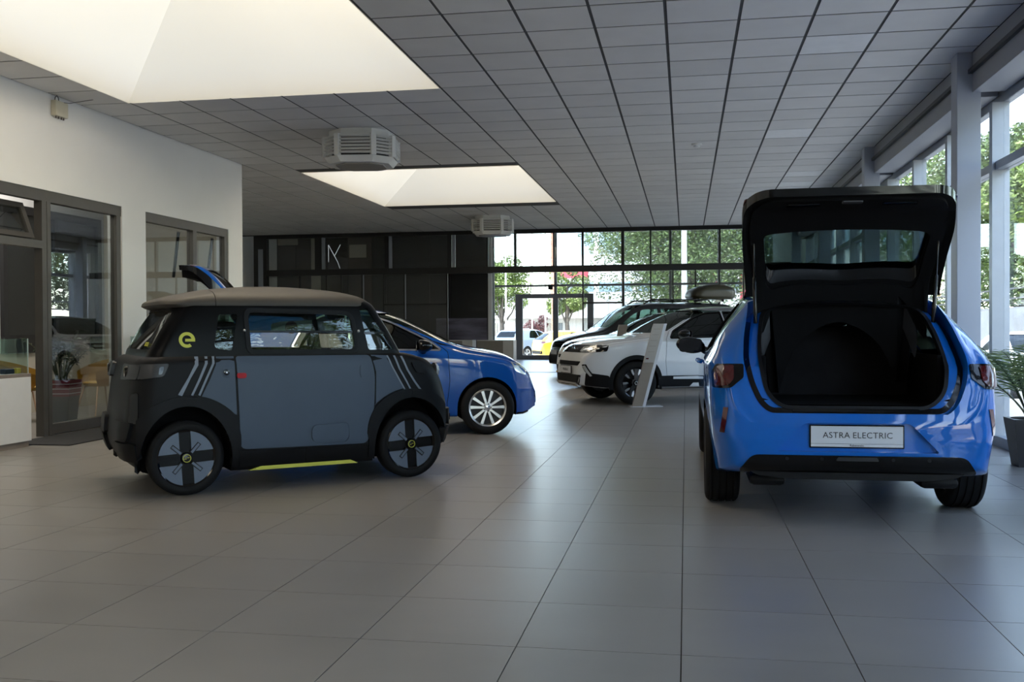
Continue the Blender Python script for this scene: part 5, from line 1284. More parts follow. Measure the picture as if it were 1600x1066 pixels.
# ================================================================== BRIGHT BLUE HATCHBACK, TAIL TO CAMERA, TAILGATE OPEN
AST = dict(
    zt=[(-0.80, 0.595), (-0.792, 0.635), (-0.78, 0.70), (-0.755, 0.80), (-0.72, 0.92), (-0.66, 1.00), (-0.52, 1.12), (-0.30, 1.30), (-0.10, 1.395), (0.2, 1.43), (0.9, 1.465), (1.4, 1.44), (1.75, 1.36), (2.15, 1.17), (2.50, 1.02), (2.62, 0.99), (3.0, 0.92), (3.3, 0.82), (3.46, 0.70), (3.55, 0.52)],
    zs=[(-0.80, 0.56), (-0.792, 0.595), (-0.77, 0.66), (-0.72, 0.82), (-0.66, 0.91), (-0.4, 0.965), (0.0, 0.965), (1.5, 0.93), (2.5, 0.89), (3.0, 0.82), (3.3, 0.70), (3.55, 0.44)],
    ws=[(-0.80, 0.34), (-0.792, 0.66), (-0.77, 0.745), (-0.72, 0.79), (-0.60, 0.84), (-0.40, 0.88), (0.0, 0.912), (0.7, 0.915), (1.8, 0.915), (2.6, 0.91), (3.0, 0.87), (3.3, 0.75), (3.46, 0.62), (3.55, 0.46)],
    wm=[(-0.80, 0.36), (-0.792, 0.70), (-0.76, 0.785), (-0.68, 0.835), (-0.4, 0.885), (0.2, 0.91), (2.6, 0.915), (3.1, 0.85), (3.4, 0.70), (3.55, 0.50)],
    wb=[(-0.80, 0.32), (-0.792, 0.62), (-0.72, 0.76), (-0.5, 0.83), (0.0, 0.86), (2.6, 0.86), (3.1, 0.80), (3.4, 0.66), (3.55, 0.46)],
    zb=[(-0.80, 0.45), (-0.792, 0.38), (-0.70, 0.30), (-0.5, 0.26), (0.0, 0.20), (2.6, 0.18), (3.2, 0.19), (3.55, 0.28)],
    zr=[(-0.80, 0.58), (-0.792, 0.617), (-0.78, 0.68), (-0.755, 0.77), (-0.72, 0.89), (-0.66, 0.965), (-0.52, 1.08), (-0.30, 1.25), (-0.10, 1.335), (0.2, 1.365), (0.9, 1.395), (1.4, 1.37), (1.75, 1.29), (2.15, 1.105), (2.50, 0.97), (2.62, 0.945), (3.0, 0.88), (3.3, 0.77), (3.46, 0.64), (3.55, 0.48)],
    wr=[(-0.80, 0.28), (-0.792, 0.56), (-0.74, 0.68), (-0.66, 0.70), (-0.45, 0.665), (-0.15, 0.615), (0.2, 0.60), (1.3, 0.585), (1.75, 0.61), (2.5, 0.73), (3.0, 0.74), (3.4, 0.60), (3.55, 0.42)])
for _k in ('ws', 'wm', 'wb'): AST[_k] = [(x, w * 0.957) for x, w in AST[_k]]
aw = [rpoly([(-0.02, 1.035), (0.22, 1.24), (0.45, 1.345), (0.98, 1.365), (0.98, 1.0)], [0.03, 0.1, 0.06, 0.01, 0.01]), rpoly([(1.03, 0.997), (1.03, 1.365), (1.35, 1.345), (1.62, 1.265), (2.08, 1.05), (2.18, 0.975)], [0.01, 0.01, 0.06, 0.06, 0.04, 0.02])]
ad = [[(0.36, 0.45), (0.36, 0.62), (0.44, 0.78), (-0.04, 1.01), (0.20, 1.255), (0.44, 1.372), (1.003, 1.39), (1.003, 0.25), (0.44, 0.25)], [(1.009, 0.25), (1.009, 1.39), (1.36, 1.372), (1.64, 1.29), (2.12, 1.07), (2.26, 0.95), (2.26, 0.60), (2.20, 0.25)]]
ap = rpoly([(-0.50, 0.655), (0.50, 0.655), (0.565, 0.72), (0.615, 0.84), (0.640, 0.97), (0.625, 1.12), (0.585, 1.30), (0.545, 1.48), (-0.545, 1.48), (-0.585, 1.30), (-0.625, 1.12), (-0.640, 0.97), (-0.615, 0.84), (-0.565, 0.72)], [0.05] * 14)
ah = rpoly([(-0.42, 0.695), (0.42, 0.695), (0.505, 0.78), (0.535, 0.95), (0.53, 1.08), (0.49, 1.30), (0.0, 1.335), (-0.49, 1.30), (-0.53, 1.08), (-0.535, 0.95), (-0.505, 0.78)], [0.09, 0.09, 0.08, 0.08, 0.06, 0.10, 0.2, 0.10, 0.06, 0.08, 0.08])
gwin = rpoly([(-0.50, 1.05), (-0.46, 1.04), (0.46, 1.04), (0.50, 1.05), (0.47, 1.29), (0.0, 1.32), (-0.47, 1.29)], 0.05)
ta, bv, gate, K_ = car('hatchback', 'bright blue hatchback seen from behind with its tailgate wide open', (0.99, 6.90, 0), R(90.0), AST, dict(
    paint='paint_blue_bright', wb=2.675, rt=0.325, rr=0.225, yo=0.868, tw=0.225, style='corsa', recess=[(rpoly([(-0.30, 0.605), (0.30, 0.605), (0.46, 0.435), (-0.46, 0.435)], [0.03, 0.03, 0.02, 0.02]), -0.762)], groove=True, estep=0.02, cabin=(-0.71, 2.25), zcav=0.66, wins=aw, doors=ad, handles=[(0.35, 0.93), (1.25, 0.91)], chrome='gloss_black', glass='car_glass',
    screen=(rpoly([(-0.68, 1.02), (0.68, 1.02), (0.57, 1.39), (-0.57, 1.39)], 0.06), 1.4, 2.52), mirror=(1.86, 0.81, 1.02), mirror_m='gloss_black', seats=(0.55, 1.40), gate=dict(poly=ap, hole=ah, win=gwin, x1=-0.02),
    black=[[(0.40, 0.20), (0.40, 0.27), (2.24, 0.25), (2.24, 0.185)]],
    ends=[('lamp_bezel', 'B', rpoly([(0.644, 0.948), (0.80, 0.945), (0.826, 0.90), (0.822, 0.80), (0.72, 0.808), (0.646, 0.87)], 0.012), 'gloss_black', 0.010),
          ('tail_lamp', 'B', rpoly([(0.70, 0.935), (0.79, 0.932), (0.808, 0.89), (0.805, 0.815), (0.735, 0.82), (0.705, 0.86)], 0.010), 'lamp_red', 0.018),
          ('reflector', 'B', [(0.738, 0.69), (0.765, 0.69), (0.785, 0.535), (0.760, 0.535)], 'lamp_red', 0.006)]))
# boot interior: floor, side trim, seat backs, sill and seal
bi = box('boot_floor', -0.70, 0.40, -0.50, 0.50, 0.662, 0.70, 'interior_black', ta)
bm = bmesh.new(); bx(bm, 0.30, 0.42, -0.55, 0.55, 0.68, 1.18, 0.03); obj('rear_seat_back', bm, 'seat_cloth', ta)
for yy in (-0.35, 0.0, 0.35):
    bm = bmesh.new(); bx(bm, 0.30, 0.40, yy - 0.12, yy + 0.12, 1.18, 1.28, 0.03); obj('rear_head_rest', bm, 'seat_cloth', ta)
for sg in (-1, 1):
    bm = bmesh.new(); bx(bm, -0.55, 0.30, sg * 0.52 - 0.02, sg * 0.52 + 0.02, 0.67, 1.0, 0.015); obj('boot_side_trim', bm, 'interior_black', ta)
    bm = bmesh.new(); lathe(bm, [(0, 0), (0.012, 0), (0.012, -sg * 0.012), (0, -sg * 0.012)], 12, 'Y', (-0.35, sg * 0.50, 0.80)); obj('tie_down', bm, 'chrome', ta)
inner = xloft(AST, inset=0.05); bin_ = bvh_of(inner)
hole_seal = patch(bin_, 'B', inset_poly(ah, -0.016), 0.010, 0.02, 0.04, inset_poly(ah, 0.006)); obj('boot_seal', hole_seal, 'plastic_black', ta, smooth=40)
obj('groove_shade', patch(bin_, 'B', inset_poly(ap, 0.002), 0.004, 0.01, 0.04, inset_poly(ap, 0.034)), 'gloss_black', ta, smooth=40)  # black ring painting the shade inside the tailgate groove
# outer shadow gap along the tailgate cut
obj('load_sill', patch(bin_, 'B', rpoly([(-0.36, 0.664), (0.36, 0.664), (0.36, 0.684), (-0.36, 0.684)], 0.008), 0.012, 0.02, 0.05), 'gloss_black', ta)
# lower bumper: black diffuser with a small lamp, plate recess and plate
df = obj('diffuser', patch(bv, 'B', rpoly([(-0.685, 0.305), (-0.60, 0.415), (0.60, 0.415), (0.685, 0.305)], 0.04), 0.012, 0.03, 0.05), 'gloss_black', ta, smooth=30)
bm = bmesh.new(); prism(bm, rpoly([(-0.64, 0.335), (0.64, 0.335), (0.58, 0.285), (0.40, 0.262), (-0.40, 0.262), (-0.58, 0.285)], 0.03), 'X', -0.735, -0.40); obj('diffuser_blade', bm, 'plastic_black', ta)
obj('fog_lamp', patch(bv, 'B', rpoly([(-0.12, 0.385), (0.12, 0.385), (0.11, 0.407), (-0.11, 0.407)], 0.006), 0.017, 0.01, 0.04), 'lamp_smoke', df)
for sg in (-1, 1):
    bm = bmesh.new(); bx(bm, -0.62, -0.30, sg * 0.50 - 0.11, sg * 0.50 + 0.11, 0.20, 0.27, 0.03); obj('silencer', bm, 'plastic_black', ta, smooth=40)
    for xx in (0.20, 0.40): 
        sp = surf(bv, 'B', (sg * xx, 0.395), 0.014); bm = bmesh.new(); lathe(bm, [(0, 0), (0.011, 0), (0.011, 0.01), (0, 0.01)], 12, 'X', sp); obj('parking_sensor', bm, 'plastic_black', df)
obj('sill_cap', patch(bv, 'B', rpoly([(-0.53, 0.622), (0.53, 0.622), (0.545, 0.660), (-0.545, 0.660)], 0.008), 0.004, 0.02, 0.03), 'paint_blue_bright', ta, smooth=30)
p = surf(bv, 'B', (0, 0.525), 0.0)
plate(ta, (-0.762 - 0.013, 0, 0.525), (0, 0, R(-90)), 0.52, 0.122, [('ASTRA', -0.038, 0.050, 'RIGHT', 'ink_black'), ('ELECTRIC', -0.024, 0.050, 'LEFT', 'steel_dark')], 'Rabenstein')
# open tailgate
HX, HZ = -0.04, 1.395
G = Matrix.Translation((-HX, 0, -HZ))
gate.transform(G)
tg = obj('tailgate', gate, None, ta, loc=(HX, 0, HZ), rot=(0, R(88), 0), smooth=30); tg.scale = (0.85, 1, 0.85); tg['label'] = 'open tailgate with dark inner trim and rear window'
def gpatch(bvh, poly, off, th, step, hole=None):
    bm = patch(bvh, 'B', poly, off, th, step, hole); bmesh.ops.transform(bm, matrix=G, verts=bm.verts); return bm
obj('gate_window', gpatch(bv, inset_poly(gwin, -0.02), -0.02, 0.005, 0.08), 'car_glass', tg, smooth=40)
obj('gate_trim', gpatch(bin_, inset_poly(ap, 0.045), 0.0, 0.02, 0.05, inset_poly(gwin, -0.012)), 'interior_black', tg, smooth=40)
for yy in (-0.28, 0.28): obj('pull_recess', gpatch(bin_, rpoly([(yy - 0.10, 0.74), (yy + 0.10, 0.74), (yy + 0.10, 0.79), (yy - 0.10, 0.79)], 0.015), -0.022, 0.01, 0.04), 'gloss_black', tg)
obj('latch', gpatch(bin_, rpoly([(-0.06, 0.70), (0.06, 0.70), (0.06, 0.74), (-0.06, 0.74)], 0.01), -0.024, 0.01, 0.04), 'steel_dark', tg)
for sg in (-1, 1): obj('gate_lamp', gpatch(bv, rpoly([(sg * 0.40, 0.85), (sg * 0.625, 0.85), (sg * 0.635, 0.935), (sg * 0.42, 0.935)], 0.02), 0.006, 0.012, 0.05), 'lamp_red', tg, smooth=40)
obj('rear_spoiler', gpatch(bv, rpoly([(-0.50, 1.36), (0.50, 1.36), (0.50, 1.40), (-0.50, 1.40)], 0.02), 0.02, 0.05, 0.06), 'gloss_black', tg, smooth=40)
def gate_pt(x, y, z):
    v = Matrix.Rotation(R(88), 4, 'Y') @ Vector(((x - HX) * 0.85, y, (z - HZ) * 0.85)); return v + Vector((HX, 0, HZ))
for sg in (-1, 1):
    e = gate_pt(-0.45, sg * 0.56, 1.06)
    bm = bmesh.new(); a_ = Vector((-0.26, sg * 0.545, 1.20)); tube(bm, [a_, a_.lerp(e, 0.55), a_.lerp(e, 0.56), e], [0.013, 0.013, 0.007, 0.007], 8); obj('gas_strut', bm, 'gloss_black', ta, smooth=60)
# ================================================================== FITTINGS AND FURNITURE
# ---- eight-sided louvred ceiling units
def octa(r, k=0.0):
    # broad eight-sided outline: square with cut corners
    c = r * 0.52
    return [(r, -c), (r, c), (c, r), (-c, r), (-r, c), (-r, -c), (-c, -r), (c, -r)]
def oct_prism(bm, r, z0, z1, r1=None):
    prism(bm, octa(r), 'Z', z0, z1) if r1 is None else None
    if r1 is not None:
        A = [bm.verts.new((x, y, z0)) for x, y in octa(r)]; B = [bm.verts.new((x, y, z1)) for x, y in octa(r1)]
        bm.faces.new(A[::-1]); bm.faces.new(B)
        for i in range(8): bm.faces.new((A[i], A[(i + 1) % 8], B[(i + 1) % 8], B[i]))
def ceiling_unit(loc, label, s=1.0):
    t = thing('ceiling_air_unit', label, 'air unit', loc, R(8), 'louvred air units on the ceiling')
    t.scale = (s, s, s)
    bm = bmesh.new(); oct_prism(bm, 0.40, -0.10, 0.0); obj('neck', bm, 'louvre_white', t)
    bm = bmesh.new(); oct_prism(bm, 0.36, -0.36, -0.10); obj('core', bm, 'louvre_dark', t)
    bm = bmesh.new(); oct_prism(bm, 0.40, -0.44, -0.36, 0.46); obj('bottom_tray', bm, 'louvre_white', t)
    bm = bmesh.new(); oct_prism(bm, 0.32, -0.455, -0.44); obj('intake_panel', bm, 'grey_laminate', t)
    o = octa(0.46)
    for i in range(8):
        a, b = Vector(o[i]), Vector(o[(i + 1) % 8])
        L = (b - a).length; mid = (a + b) / 2; ang = math.atan2(b.y - a.y, b.x - a.x)
        n = Vector((math.cos(ang - PI / 2), math.sin(ang - PI / 2)))
        for k in range(6):
            bm = bmesh.new(); bx(bm, -L / 2 + 0.035, L / 2 - 0.035, -0.03, 0.005, -0.006, 0.006)
            sl = obj('slat', bm, 'louvre_white', t, loc=(mid.x, mid.y, -0.33 + k * 0.043), rot=(R(-28) * 1, 0, ang))
        bm = bmesh.new(); bx(bm, -0.035, 0.035, -0.03, 0.03, -0.36, -0.08)
        obj('corner_post', bm, 'louvre_white', t, loc=(a.x * 0.985, a.y * 0.985, 0), rot=(0, 0, math.atan2(a.y, a.x) + PI / 2))
    return t
ceiling_unit((-4.33, 13.0, CEIL), 'louvred octagonal air unit hanging between the two roof lights')
ceiling_unit((-4.50, 23.2, CEIL), 'smaller looking louvred air unit hanging near the rear glass partition')
# smoke detector
t = thing('smoke_detector', 'round white smoke detector on the grey ceiling panels', 'smoke detector', (0.16, 14.66, CEIL))
bm = bmesh.new(); lathe(bm, [(0, 0), (0.075, 0), (0.075, -0.015), (0.06, -0.022), (0, -0.022)], 24); obj('base', bm, 'louvre_white', t, smooth=40)
bm = bmesh.new(); lathe(bm, [(0, -0.022), (0.045, -0.022), (0.04, -0.045), (0.02, -0.052), (0, -0.052)], 24); obj('sensor_head', bm, 'louvre_white', t, smooth=40)
# alarm box with cables high on the left wall
t = thing('wall_junction_box', 'small cream junction box with looped cables high on the white wall', 'junction box', (WL, 10.26, 3.60))
bm = bmesh.new(); bx(bm, 0.0, 0.07, -0.10, 0.12, 0.0, 0.17, 0.006); obj('housing', bm, 'box_cream', t)
for k, yy in enumerate((-0.06, -0.01, 0.04, 0.08)):
    bm = bmesh.new(); tube(bm, [(0.035, yy, 0.0), (0.035, yy, -0.025)], 0.008, 6); obj('cable_gland', bm, 'cable', t)
bm = bmesh.new(); tube(bm, [(0.04, -0.085, 0.16), (0.05, -0.09, 0.20), (0.05, -0.06, 0.225), (0.05, -0.03, 0.20), (0.045, -0.02, 0.16)], 0.006, 6); obj('cable_loop', bm, 'cable', t)
bm = bmesh.new(); tube(bm, [(0.04, 0.0, 0.165), (0.10, 0.10, 0.17), (0.24, 0.18, 0.21), (0.32, 0.22, 0.23)], 0.004, 6); obj('cable', bm, 'cable', t)

# ---- kiosks with glass cases
def kiosk(label, x0, x1, y0, y1, ht, case, items):
    t = thing('display_kiosk', label, 'kiosk', ((x0 + x1) / 2, (y0 + y1) / 2, 0), 0, 'white display kiosks at the office front')
    a, b = (x1 - x0) / 2, (y1 - y0) / 2
    bm = bmesh.new(); bx(bm, -a + 0.02, a - 0.02, -b + 0.02, b - 0.02, 0, 0.06); obj('plinth', bm, 'plinth_brown', t)
    bm = bmesh.new(); bx(bm, -a, a, -b, b, 0.06, ht - 0.035, 0.004); obj('body', bm, 'white_laminate', t)
    bm = bmesh.new(); bx(bm, -a, a, -b, b, ht - 0.035, ht, 0.004); obj('top', bm, 'plinth_brown', t)
    g = 0.02
    for (q) in ((-a + g, a - g, -b + g, -b + g + .008), (-a + g, a - g, b - g - .008, b - g), (-a + g, -a + g + .008, -b + g, b - g), (a - g - .008, a - g, -b + g, b - g)):
        bm = bmesh.new(); bx(bm, *q, ht, case); obj('case_pane', bm, 'glass_case', t)
    bm = bmesh.new(); bx(bm, -a + g, a - g, -b + g, b - g, case, case + 0.008); obj('case_lid', bm, 'glass_case', t)
    mat('glass_edge', (0.45, 0.55, 0.54), 0.2) if 'glass_edge' not in MATS else None
    for (sx, sy) in ((-1, -1), (1, -1), (1, 1), (-1, 1)):
        bm = bmesh.new(); bx(bm, sx * (a - g) - 0.004, sx * (a - g) + 0.004, sy * (b - g) - 0.004, sy * (b - g) + 0.004, ht, case + 0.008); obj('case_edge', bm, 'glass_edge', t)
    return t
kiosk('white display kiosk with glass case in front of the open office bay', -6.995, -6.575, 8.60, 9.15, 0.745, 1.09, True)
kiosk('white display kiosk with glass case mostly hidden behind the grey microcar', -6.995, -6.58, 11.66, 12.16, 0.75, 1.095, False)
mat('model_dark', (0.03, 0.035, 0.03), 0.4); mat('model_yellow', (0.55, 0.42, 0.04), 0.4)
def small_box(name, label, cat, loc, s, m, rz=0):
    bm = bmesh.new(); bx(bm, -s[0] / 2, s[0] / 2, -s[1] / 2, s[1] / 2, 0, s[2], min(s) * 0.12)
    return tag(obj(name, bm, m, None, loc=loc, rot=(0, 0, rz)), label, cat)
small_box('card_box', 'small black box in the glass case of the near kiosk', 'box', (-6.68, 8.93, 0.7465), (0.07, 0.13, 0.05), 'model_dark')
small_box('card_box', 'small cream carton at the left in the glass case of the near kiosk', 'box', (-6.70, 8.78, 0.7465), (0.07, 0.05, 0.06), 'box_cream')
small_box('card_box', 'tiny yellow box in the glass case of the near kiosk', 'box', (-6.66, 9.05, 0.7465), (0.05, 0.06, 0.055), 'model_yellow')
lf = box('leaflet', -6.90, -6.62, 8.66, 9.02, 0.7455, 0.7465, 'plate_white'); tag(lf, 'white leaflet lying under the boxes in the kiosk case', 'leaflet')

# ---- door mat
bm = bmesh.new(); bx(bm, -6.95, -6.20, 9.22, 10.9, 0.0005, 0.012, 0.004)
tag(obj('door_mat', bm, 'mat_black'), 'black rubber door mat in front of the sliding office door', 'door mat')

# ---- mustard tub chairs in the office
mat('mustard_shell', (0.42, 0.25, 0.035), 0.55, var=0.05); mat('beech', (0.40, 0.25, 0.15), 0.5, var=0.1)
def tub_chair(loc, rz, label):
    t = thing('tub_chair', label, 'chair', loc, rz, 'mustard tub chairs in the office')
    bm = bmesh.new()
    N, K = 36, 10; rows = []
    for k in range(K + 1):
        u = k / K; row = []
        for i in range(N + 1):
            a = -2.35 + 4.7 * i / N            # wraps round the back; open at the front (+x)
            back = (1 - math.cos(a)) / 2
            top = 0.60 + 0.18 * math.exp(-((abs(a) - 2.35) / 1.2) ** 2 * -0) * 0
            zt = 0.58 + 0.22 * (math.cos(a) * 0.5 + 0.5)
            r = 0.20 + 0.10 * min(1, u * 2.0) + 0.02 * u
            z = 0.42 + (zt - 0.42) * u ** 1.3
            row.append(bm.verts.new((-r * math.cos(a) * 1.02, r * math.sin(a), z)))
        rows.append(row)
    for k in range(K):
        for i in range(N): bm.faces.new((rows[k][i], rows[k][i + 1], rows[k + 1][i + 1], rows[k + 1][i]))
    bmesh.ops.solidify(bm, geom=bm.faces[:], thickness=0.012)
    obj('shell', bm, 'mustard_shell', t, smooth=50)
    bm = bmesh.new(); lathe(bm, [(0, 0.405), (0.20, 0.405), (0.235, 0.43), (0.24, 0.455), (0.22, 0.47), (0, 0.46)], 32); obj('seat', bm, 'mustard_shell', t, smooth=50)
    for sx in (-1, 1):
        for sy in (-1, 1):
            bm = bmesh.new(); tube(bm, [(sx * 0.10, sy * 0.10, 0.41), (sx * 0.16, sy * 0.16, 0.395), (sx * 0.25, sy * 0.24, 0.0)], [0.012, 0.012, 0.009], 8)
            obj('leg', bm, 'beech', t, smooth=60)
    return t
tub_chair((-8.05, 12.72, 0), R(-115), 'mustard yellow tub chair right of the potted plant behind the glass')
tub_chair((-8.45, 11.60, 0), R(20), 'mustard yellow tub chair behind the white kiosk and door post')

# ---- potted zamioculcas with a red wrap
mat('leaf_dark', (0.018, 0.040, 0.012), 0.35, var=0.3, rand=0.2); mat('stem_green', (0.03, 0.05, 0.015), 0.5)
mat('pot_charcoal', (0.045, 0.047, 0.055), 0.5, var=0.1); mat('wrap_red', (0.20, 0.008, 0.03), 0.5, var=0.1); mat('soil', (0.02, 0.014, 0.01), 0.9, var=0.3)
t = thing('potted_plant', 'dark green leafy potted plant in charcoal pot with red striped wrap', 'potted plant', (-7.72, 11.33, 0), R(10))
def taper_box(bm, a0, a1, z0, z1):
    A = [bm.verts.new((x * a0, y * a0, z0)) for x, y in ((-1, -1), (1, -1), (1, 1), (-1, 1))]; B = [bm.verts.new((x * a1, y * a1, z1)) for x, y in ((-1, -1), (1, -1), (1, 1), (-1, 1))]
    bm.faces.new(A[::-1]); bm.faces.new(B)
    for i in range(4): bm.faces.new((A[i], A[(i + 1) % 4], B[(i + 1) % 4], B[i]))
bm = bmesh.new(); taper_box(bm, 0.13, 0.175, 0, 0.55); obj('pot', bm, 'pot_charcoal', t)
bm = bmesh.new(); taper_box(bm, 0.165, 0.183, 0.36, 0.56); obj('red_wrap', bm, 'wrap_red', t)
for z in (0.39, 0.45, 0.51):
    bm = bmesh.new(); q = 0.165 + 0.018 * (z - 0.36) / 0.2 + 0.002; taper_box(bm, q, q + 0.001, z, z + 0.010); obj('pale_band', bm, 'plate_white', t)
bm = bmesh.new(); lathe(bm, [(0, 0.562), (0.165, 0.562), (0.165, 0.566), (0, 0.572)], 20); obj('soil', bm, 'soil', t)
rnd = random.Random(3)
def leaf_me(L, W, m):
    bm = bmesh.new(); n = 4; pr = []
    for i in range(n + 1):
        u = i / n; w = W * math.sin(PI * min(1, u * 0.96 + 0.02)) * (1 - 0.3 * u); z = 0.12 * L * math.sin(PI * u) - 0.10 * L * u * u
        pr.append((bm.verts.new((u * L, -w, z + w * 0.3)), bm.verts.new((u * L, 0, z)), bm.verts.new((u * L, w, z + w * 0.3))))
    for i in range(n):
        for k in range(2): bm.faces.new((pr[i][k], pr[i][k + 1], pr[i + 1][k + 1], pr[i + 1][k]))
    bmesh.ops.solidify(bm, geom=bm.faces[:], thickness=0.0015)
    me = fin(bm); me.materials.append(MATS[m]); return me
lm = leaf_me(0.11, 0.024, 'leaf_dark')
for s in range(13):
    a = s / 13 * 2 * PI + rnd.uniform(-0.2, 0.2); lean = rnd.uniform(0.12, 0.42); Ln = rnd.uniform(0.45, 0.72)
    pts = [Vector((math.cos(a) * 0.05, math.sin(a) * 0.05, 0.56))]
    for k in range(1, 7):
        u = k / 6; pts.append(Vector((math.cos(a) * (0.05 + lean * u ** 1.5), math.sin(a) * (0.05 + lean * u ** 1.5), 0.56 + Ln * u * (1 - 0.12 * u * lean * 3))))
    bm = bmesh.new(); tube(bm, pts, [0.011, 0.011, 0.010, 0.008, 0.006, 0.005, 0.003], 6); st = obj('stem', bm, 'stem_green', t, smooth=60)
    for k in range(9):
        u = 0.45 + 0.55 * k / 8; i = min(5, int(u * 6)); p = pts[i].lerp(pts[i + 1], u * 6 - i)
        for sd in (-1, 1):
            l = obj('leaf', lm, None, st, loc=p, rot=(rnd.uniform(-0.4, 0.4), rnd.uniform(-0.5, 0.2), a + sd * rnd.uniform(0.9, 1.4)))
            l.scale = [rnd.uniform(0.75, 1.1)] * 3

# ---- palm in a tall black planter beside the right glass
mat('palm_leaf', (0.22, 0.29, 0.11), 0.45, var=0.3, rand=0.25); mat('planter_black', (0.012, 0.012, 0.014), 0.35, var=0.1)
t = thing('potted_palm', 'feathery green palm in a black planter by the right window', 'potted palm', (2.98 - 0.16, 8.95, 0), 0)
bm = bmesh.new(); taper_box(bm, 0.10, 0.15, 0, 0.40); obj('planter', bm, 'planter_black', t, rot=(0, 0, 0))
bm = bmesh.new(); lathe(bm, [(0, 0.402), (0.13, 0.402), (0.13, 0.405), (0, 0.41)], 16); obj('soil', bm, 'soil', t)
rnd = random.Random(11)
for s in range(15):
    a = PI * 0.5 + (s / 15) * 2 * PI; Ln = rnd.uniform(0.75, 1.05); up = rnd.uniform(0.55, 0.95); out = Ln * math.sqrt(max(0.05, 1 - up * up)) * 0.85
    pts = []
    for k in range(11):
        u = k / 10; rr = out * u ** 1.2; z = 0.40 + Ln * up * (u * 1.25 - 0.45 * u ** 2.4)
        px_ = math.cos(a) * rr
        if px_ > 0.10: px_ = 0.10 + (px_ - 0.10) * 0.15
        pts.append(Vector((px_, math.sin(a) * rr, z)))
    bm = bmesh.new(); tube(bm, pts, [0.009 - 0.0007 * k for k in range(11)], 5); fr = obj('frond_stem', bm, 'stem_green', t, smooth=60)
    V, F = [], []
    for k in range(34):
        u = 0.28 + 0.72 * k / 33; i = min(9, int(u * 10)); p = pts[i].lerp(pts[i + 1], u * 10 - i); d = (pts[i + 1] - pts[i]).normalized()
        sdv = d.cross(Vector((0, 0, 1))).normalized()
        for sg in (-1, 1):
            L = 0.26 * math.sin(PI * (0.15 + 0.8 * (u - 0.28) / 0.72)) + 0.05
            tip = p + (sdv * sg * 0.75 + d * 0.65).normalized() * L + Vector((0, 0, -0.10 * L / 0.3 + rnd.uniform(-0.02, 0.03)))
            if tip.x > 0.13: tip.x = 0.13
            w = d * 0.006
            m_ = p.lerp(tip, 0.5) + Vector((0, 0, 0.015)); b = len(V)
            V += [tuple(p - w * 0.5), tuple(m_ - w), tuple(tip), tuple(m_ + w), tuple(p + w * 0.5)]; F += [(b, b + 1, b + 3, b + 4), (b + 1, b + 2, b + 3)]
    me = bpy.data.meshes.new('leaflets'); me.from_pydata(V, [], F); obj('leaflets', me, 'palm_leaf', fr)['kind'] = 'stuff'

# ---- leaning price totem beside the white car
t = thing('price_totem', 'tall leaning pale grey price totem beside the white car', 'totem', (-0.80, 14.93, 0), R(12))
mat('totem_face', (0.40, 0.37, 0.33), 0.5, var=0.03); mat('totem_low', (0.25, 0.21, 0.17), 0.5, var=0.04)
def slab(bm, pts, y0, y1): prism(bm, pts, 'Y', y0, y1)
tl = 0.33
def tx(z): return tl * z / 1.24
bm = bmesh.new(); prism(bm, [(tx(0.66), 0.66), (tx(0.66) + 0.155, 0.66), (tx(1.24) + 0.155, 1.24), (tx(1.24), 1.24)], 'Y', -0.03, 0.03); obj('upper_panel', bm, 'totem_face', t)
bm = bmesh.new(); prism(bm, [(0, 0.0), (0.155, 0.0), (tx(0.655) + 0.155, 0.655), (tx(0.655), 0.655)], 'Y', -0.03, 0.03); obj('lower_panel', bm, 'totem_low', t)
bm = bmesh.new(); prism(bm, [(0.157, 0.0), (0.20, 0.0), (tx(1.24) + 0.20, 1.24), (tx(1.24) + 0.157, 1.24)], 'Y', -0.03, 0.035); obj('side_blade', bm, 'plate_white', t)
bm = bmesh.new(); bx(bm, -0.02, 0.46, -0.05, 0.22, 0, 0.008); obj('foot_plate', bm, 'plate_white', t)
for k in range(5):
    z = 1.16 - k * 0.085; bm = bmesh.new(); bx(bm, tx(z) + 0.02, tx(z) + 0.12, -0.033, -0.03, z - 0.004, z + 0.004); obj('text_line', bm, 'grey_laminate', t)
bm = bmesh.new(); bx(bm, tx(0.72) + 0.02, tx(0.72) + 0.06, -0.034, -0.03, 0.71, 0.73); obj('red_mark', bm, 'lamp_red', t)
t2 = thing('price_totem', 'beige price totem between the black van and the white car', 'totem', (-1.42, 18.45, 0), R(10))
bm = bmesh.new(); prism(bm, [(0, 0), (0.16, 0), (0.36, 1.24), (0.20, 1.24)], 'Y', -0.03, 0.03); obj('panel', bm, 'totem_low', t2)
bm = bmesh.new(); bx(bm, -0.02, 0.40, -0.05, 0.22, 0, 0.008); obj('foot_plate', bm, 'plate_white', t2)

# ---- reception counters in the rear room
def counter(label, x0, x1, y0, y1, ht):
    t = thing('reception_counter', label, 'counter', ((x0 + x1) / 2, (y0 + y1) / 2, 0), 0, 'low grey and white counters in the rear room')
    a, b = (x1 - x0) / 2, (y1 - y0) / 2
    bm = bmesh.new(); bx(bm, -a, a - 0.30, -b, b, 0.05, ht); obj('grey_body', bm, 'grey_laminate', t)
    bm = bmesh.new(); bx(bm, a - 0.298, a, -b, b, 0.05, ht); obj('white_end', bm, 'white_laminate', t)
    bm = bmesh.new(); bx(bm, -a + 0.03, a - 0.03, -b + 0.03, b - 0.03, 0, 0.05); obj('plinth', bm, 'plinth_brown', t)
    bm = bmesh.new(); bx(bm, -a, a, -b, b, ht + 0.001, ht + 0.02); obj('worktop', bm, 'white_laminate', t)
counter('wide low counter at the end of the dark stand, left of the street door', -5.83, -4.78, 27.6, 28.1, 0.84)
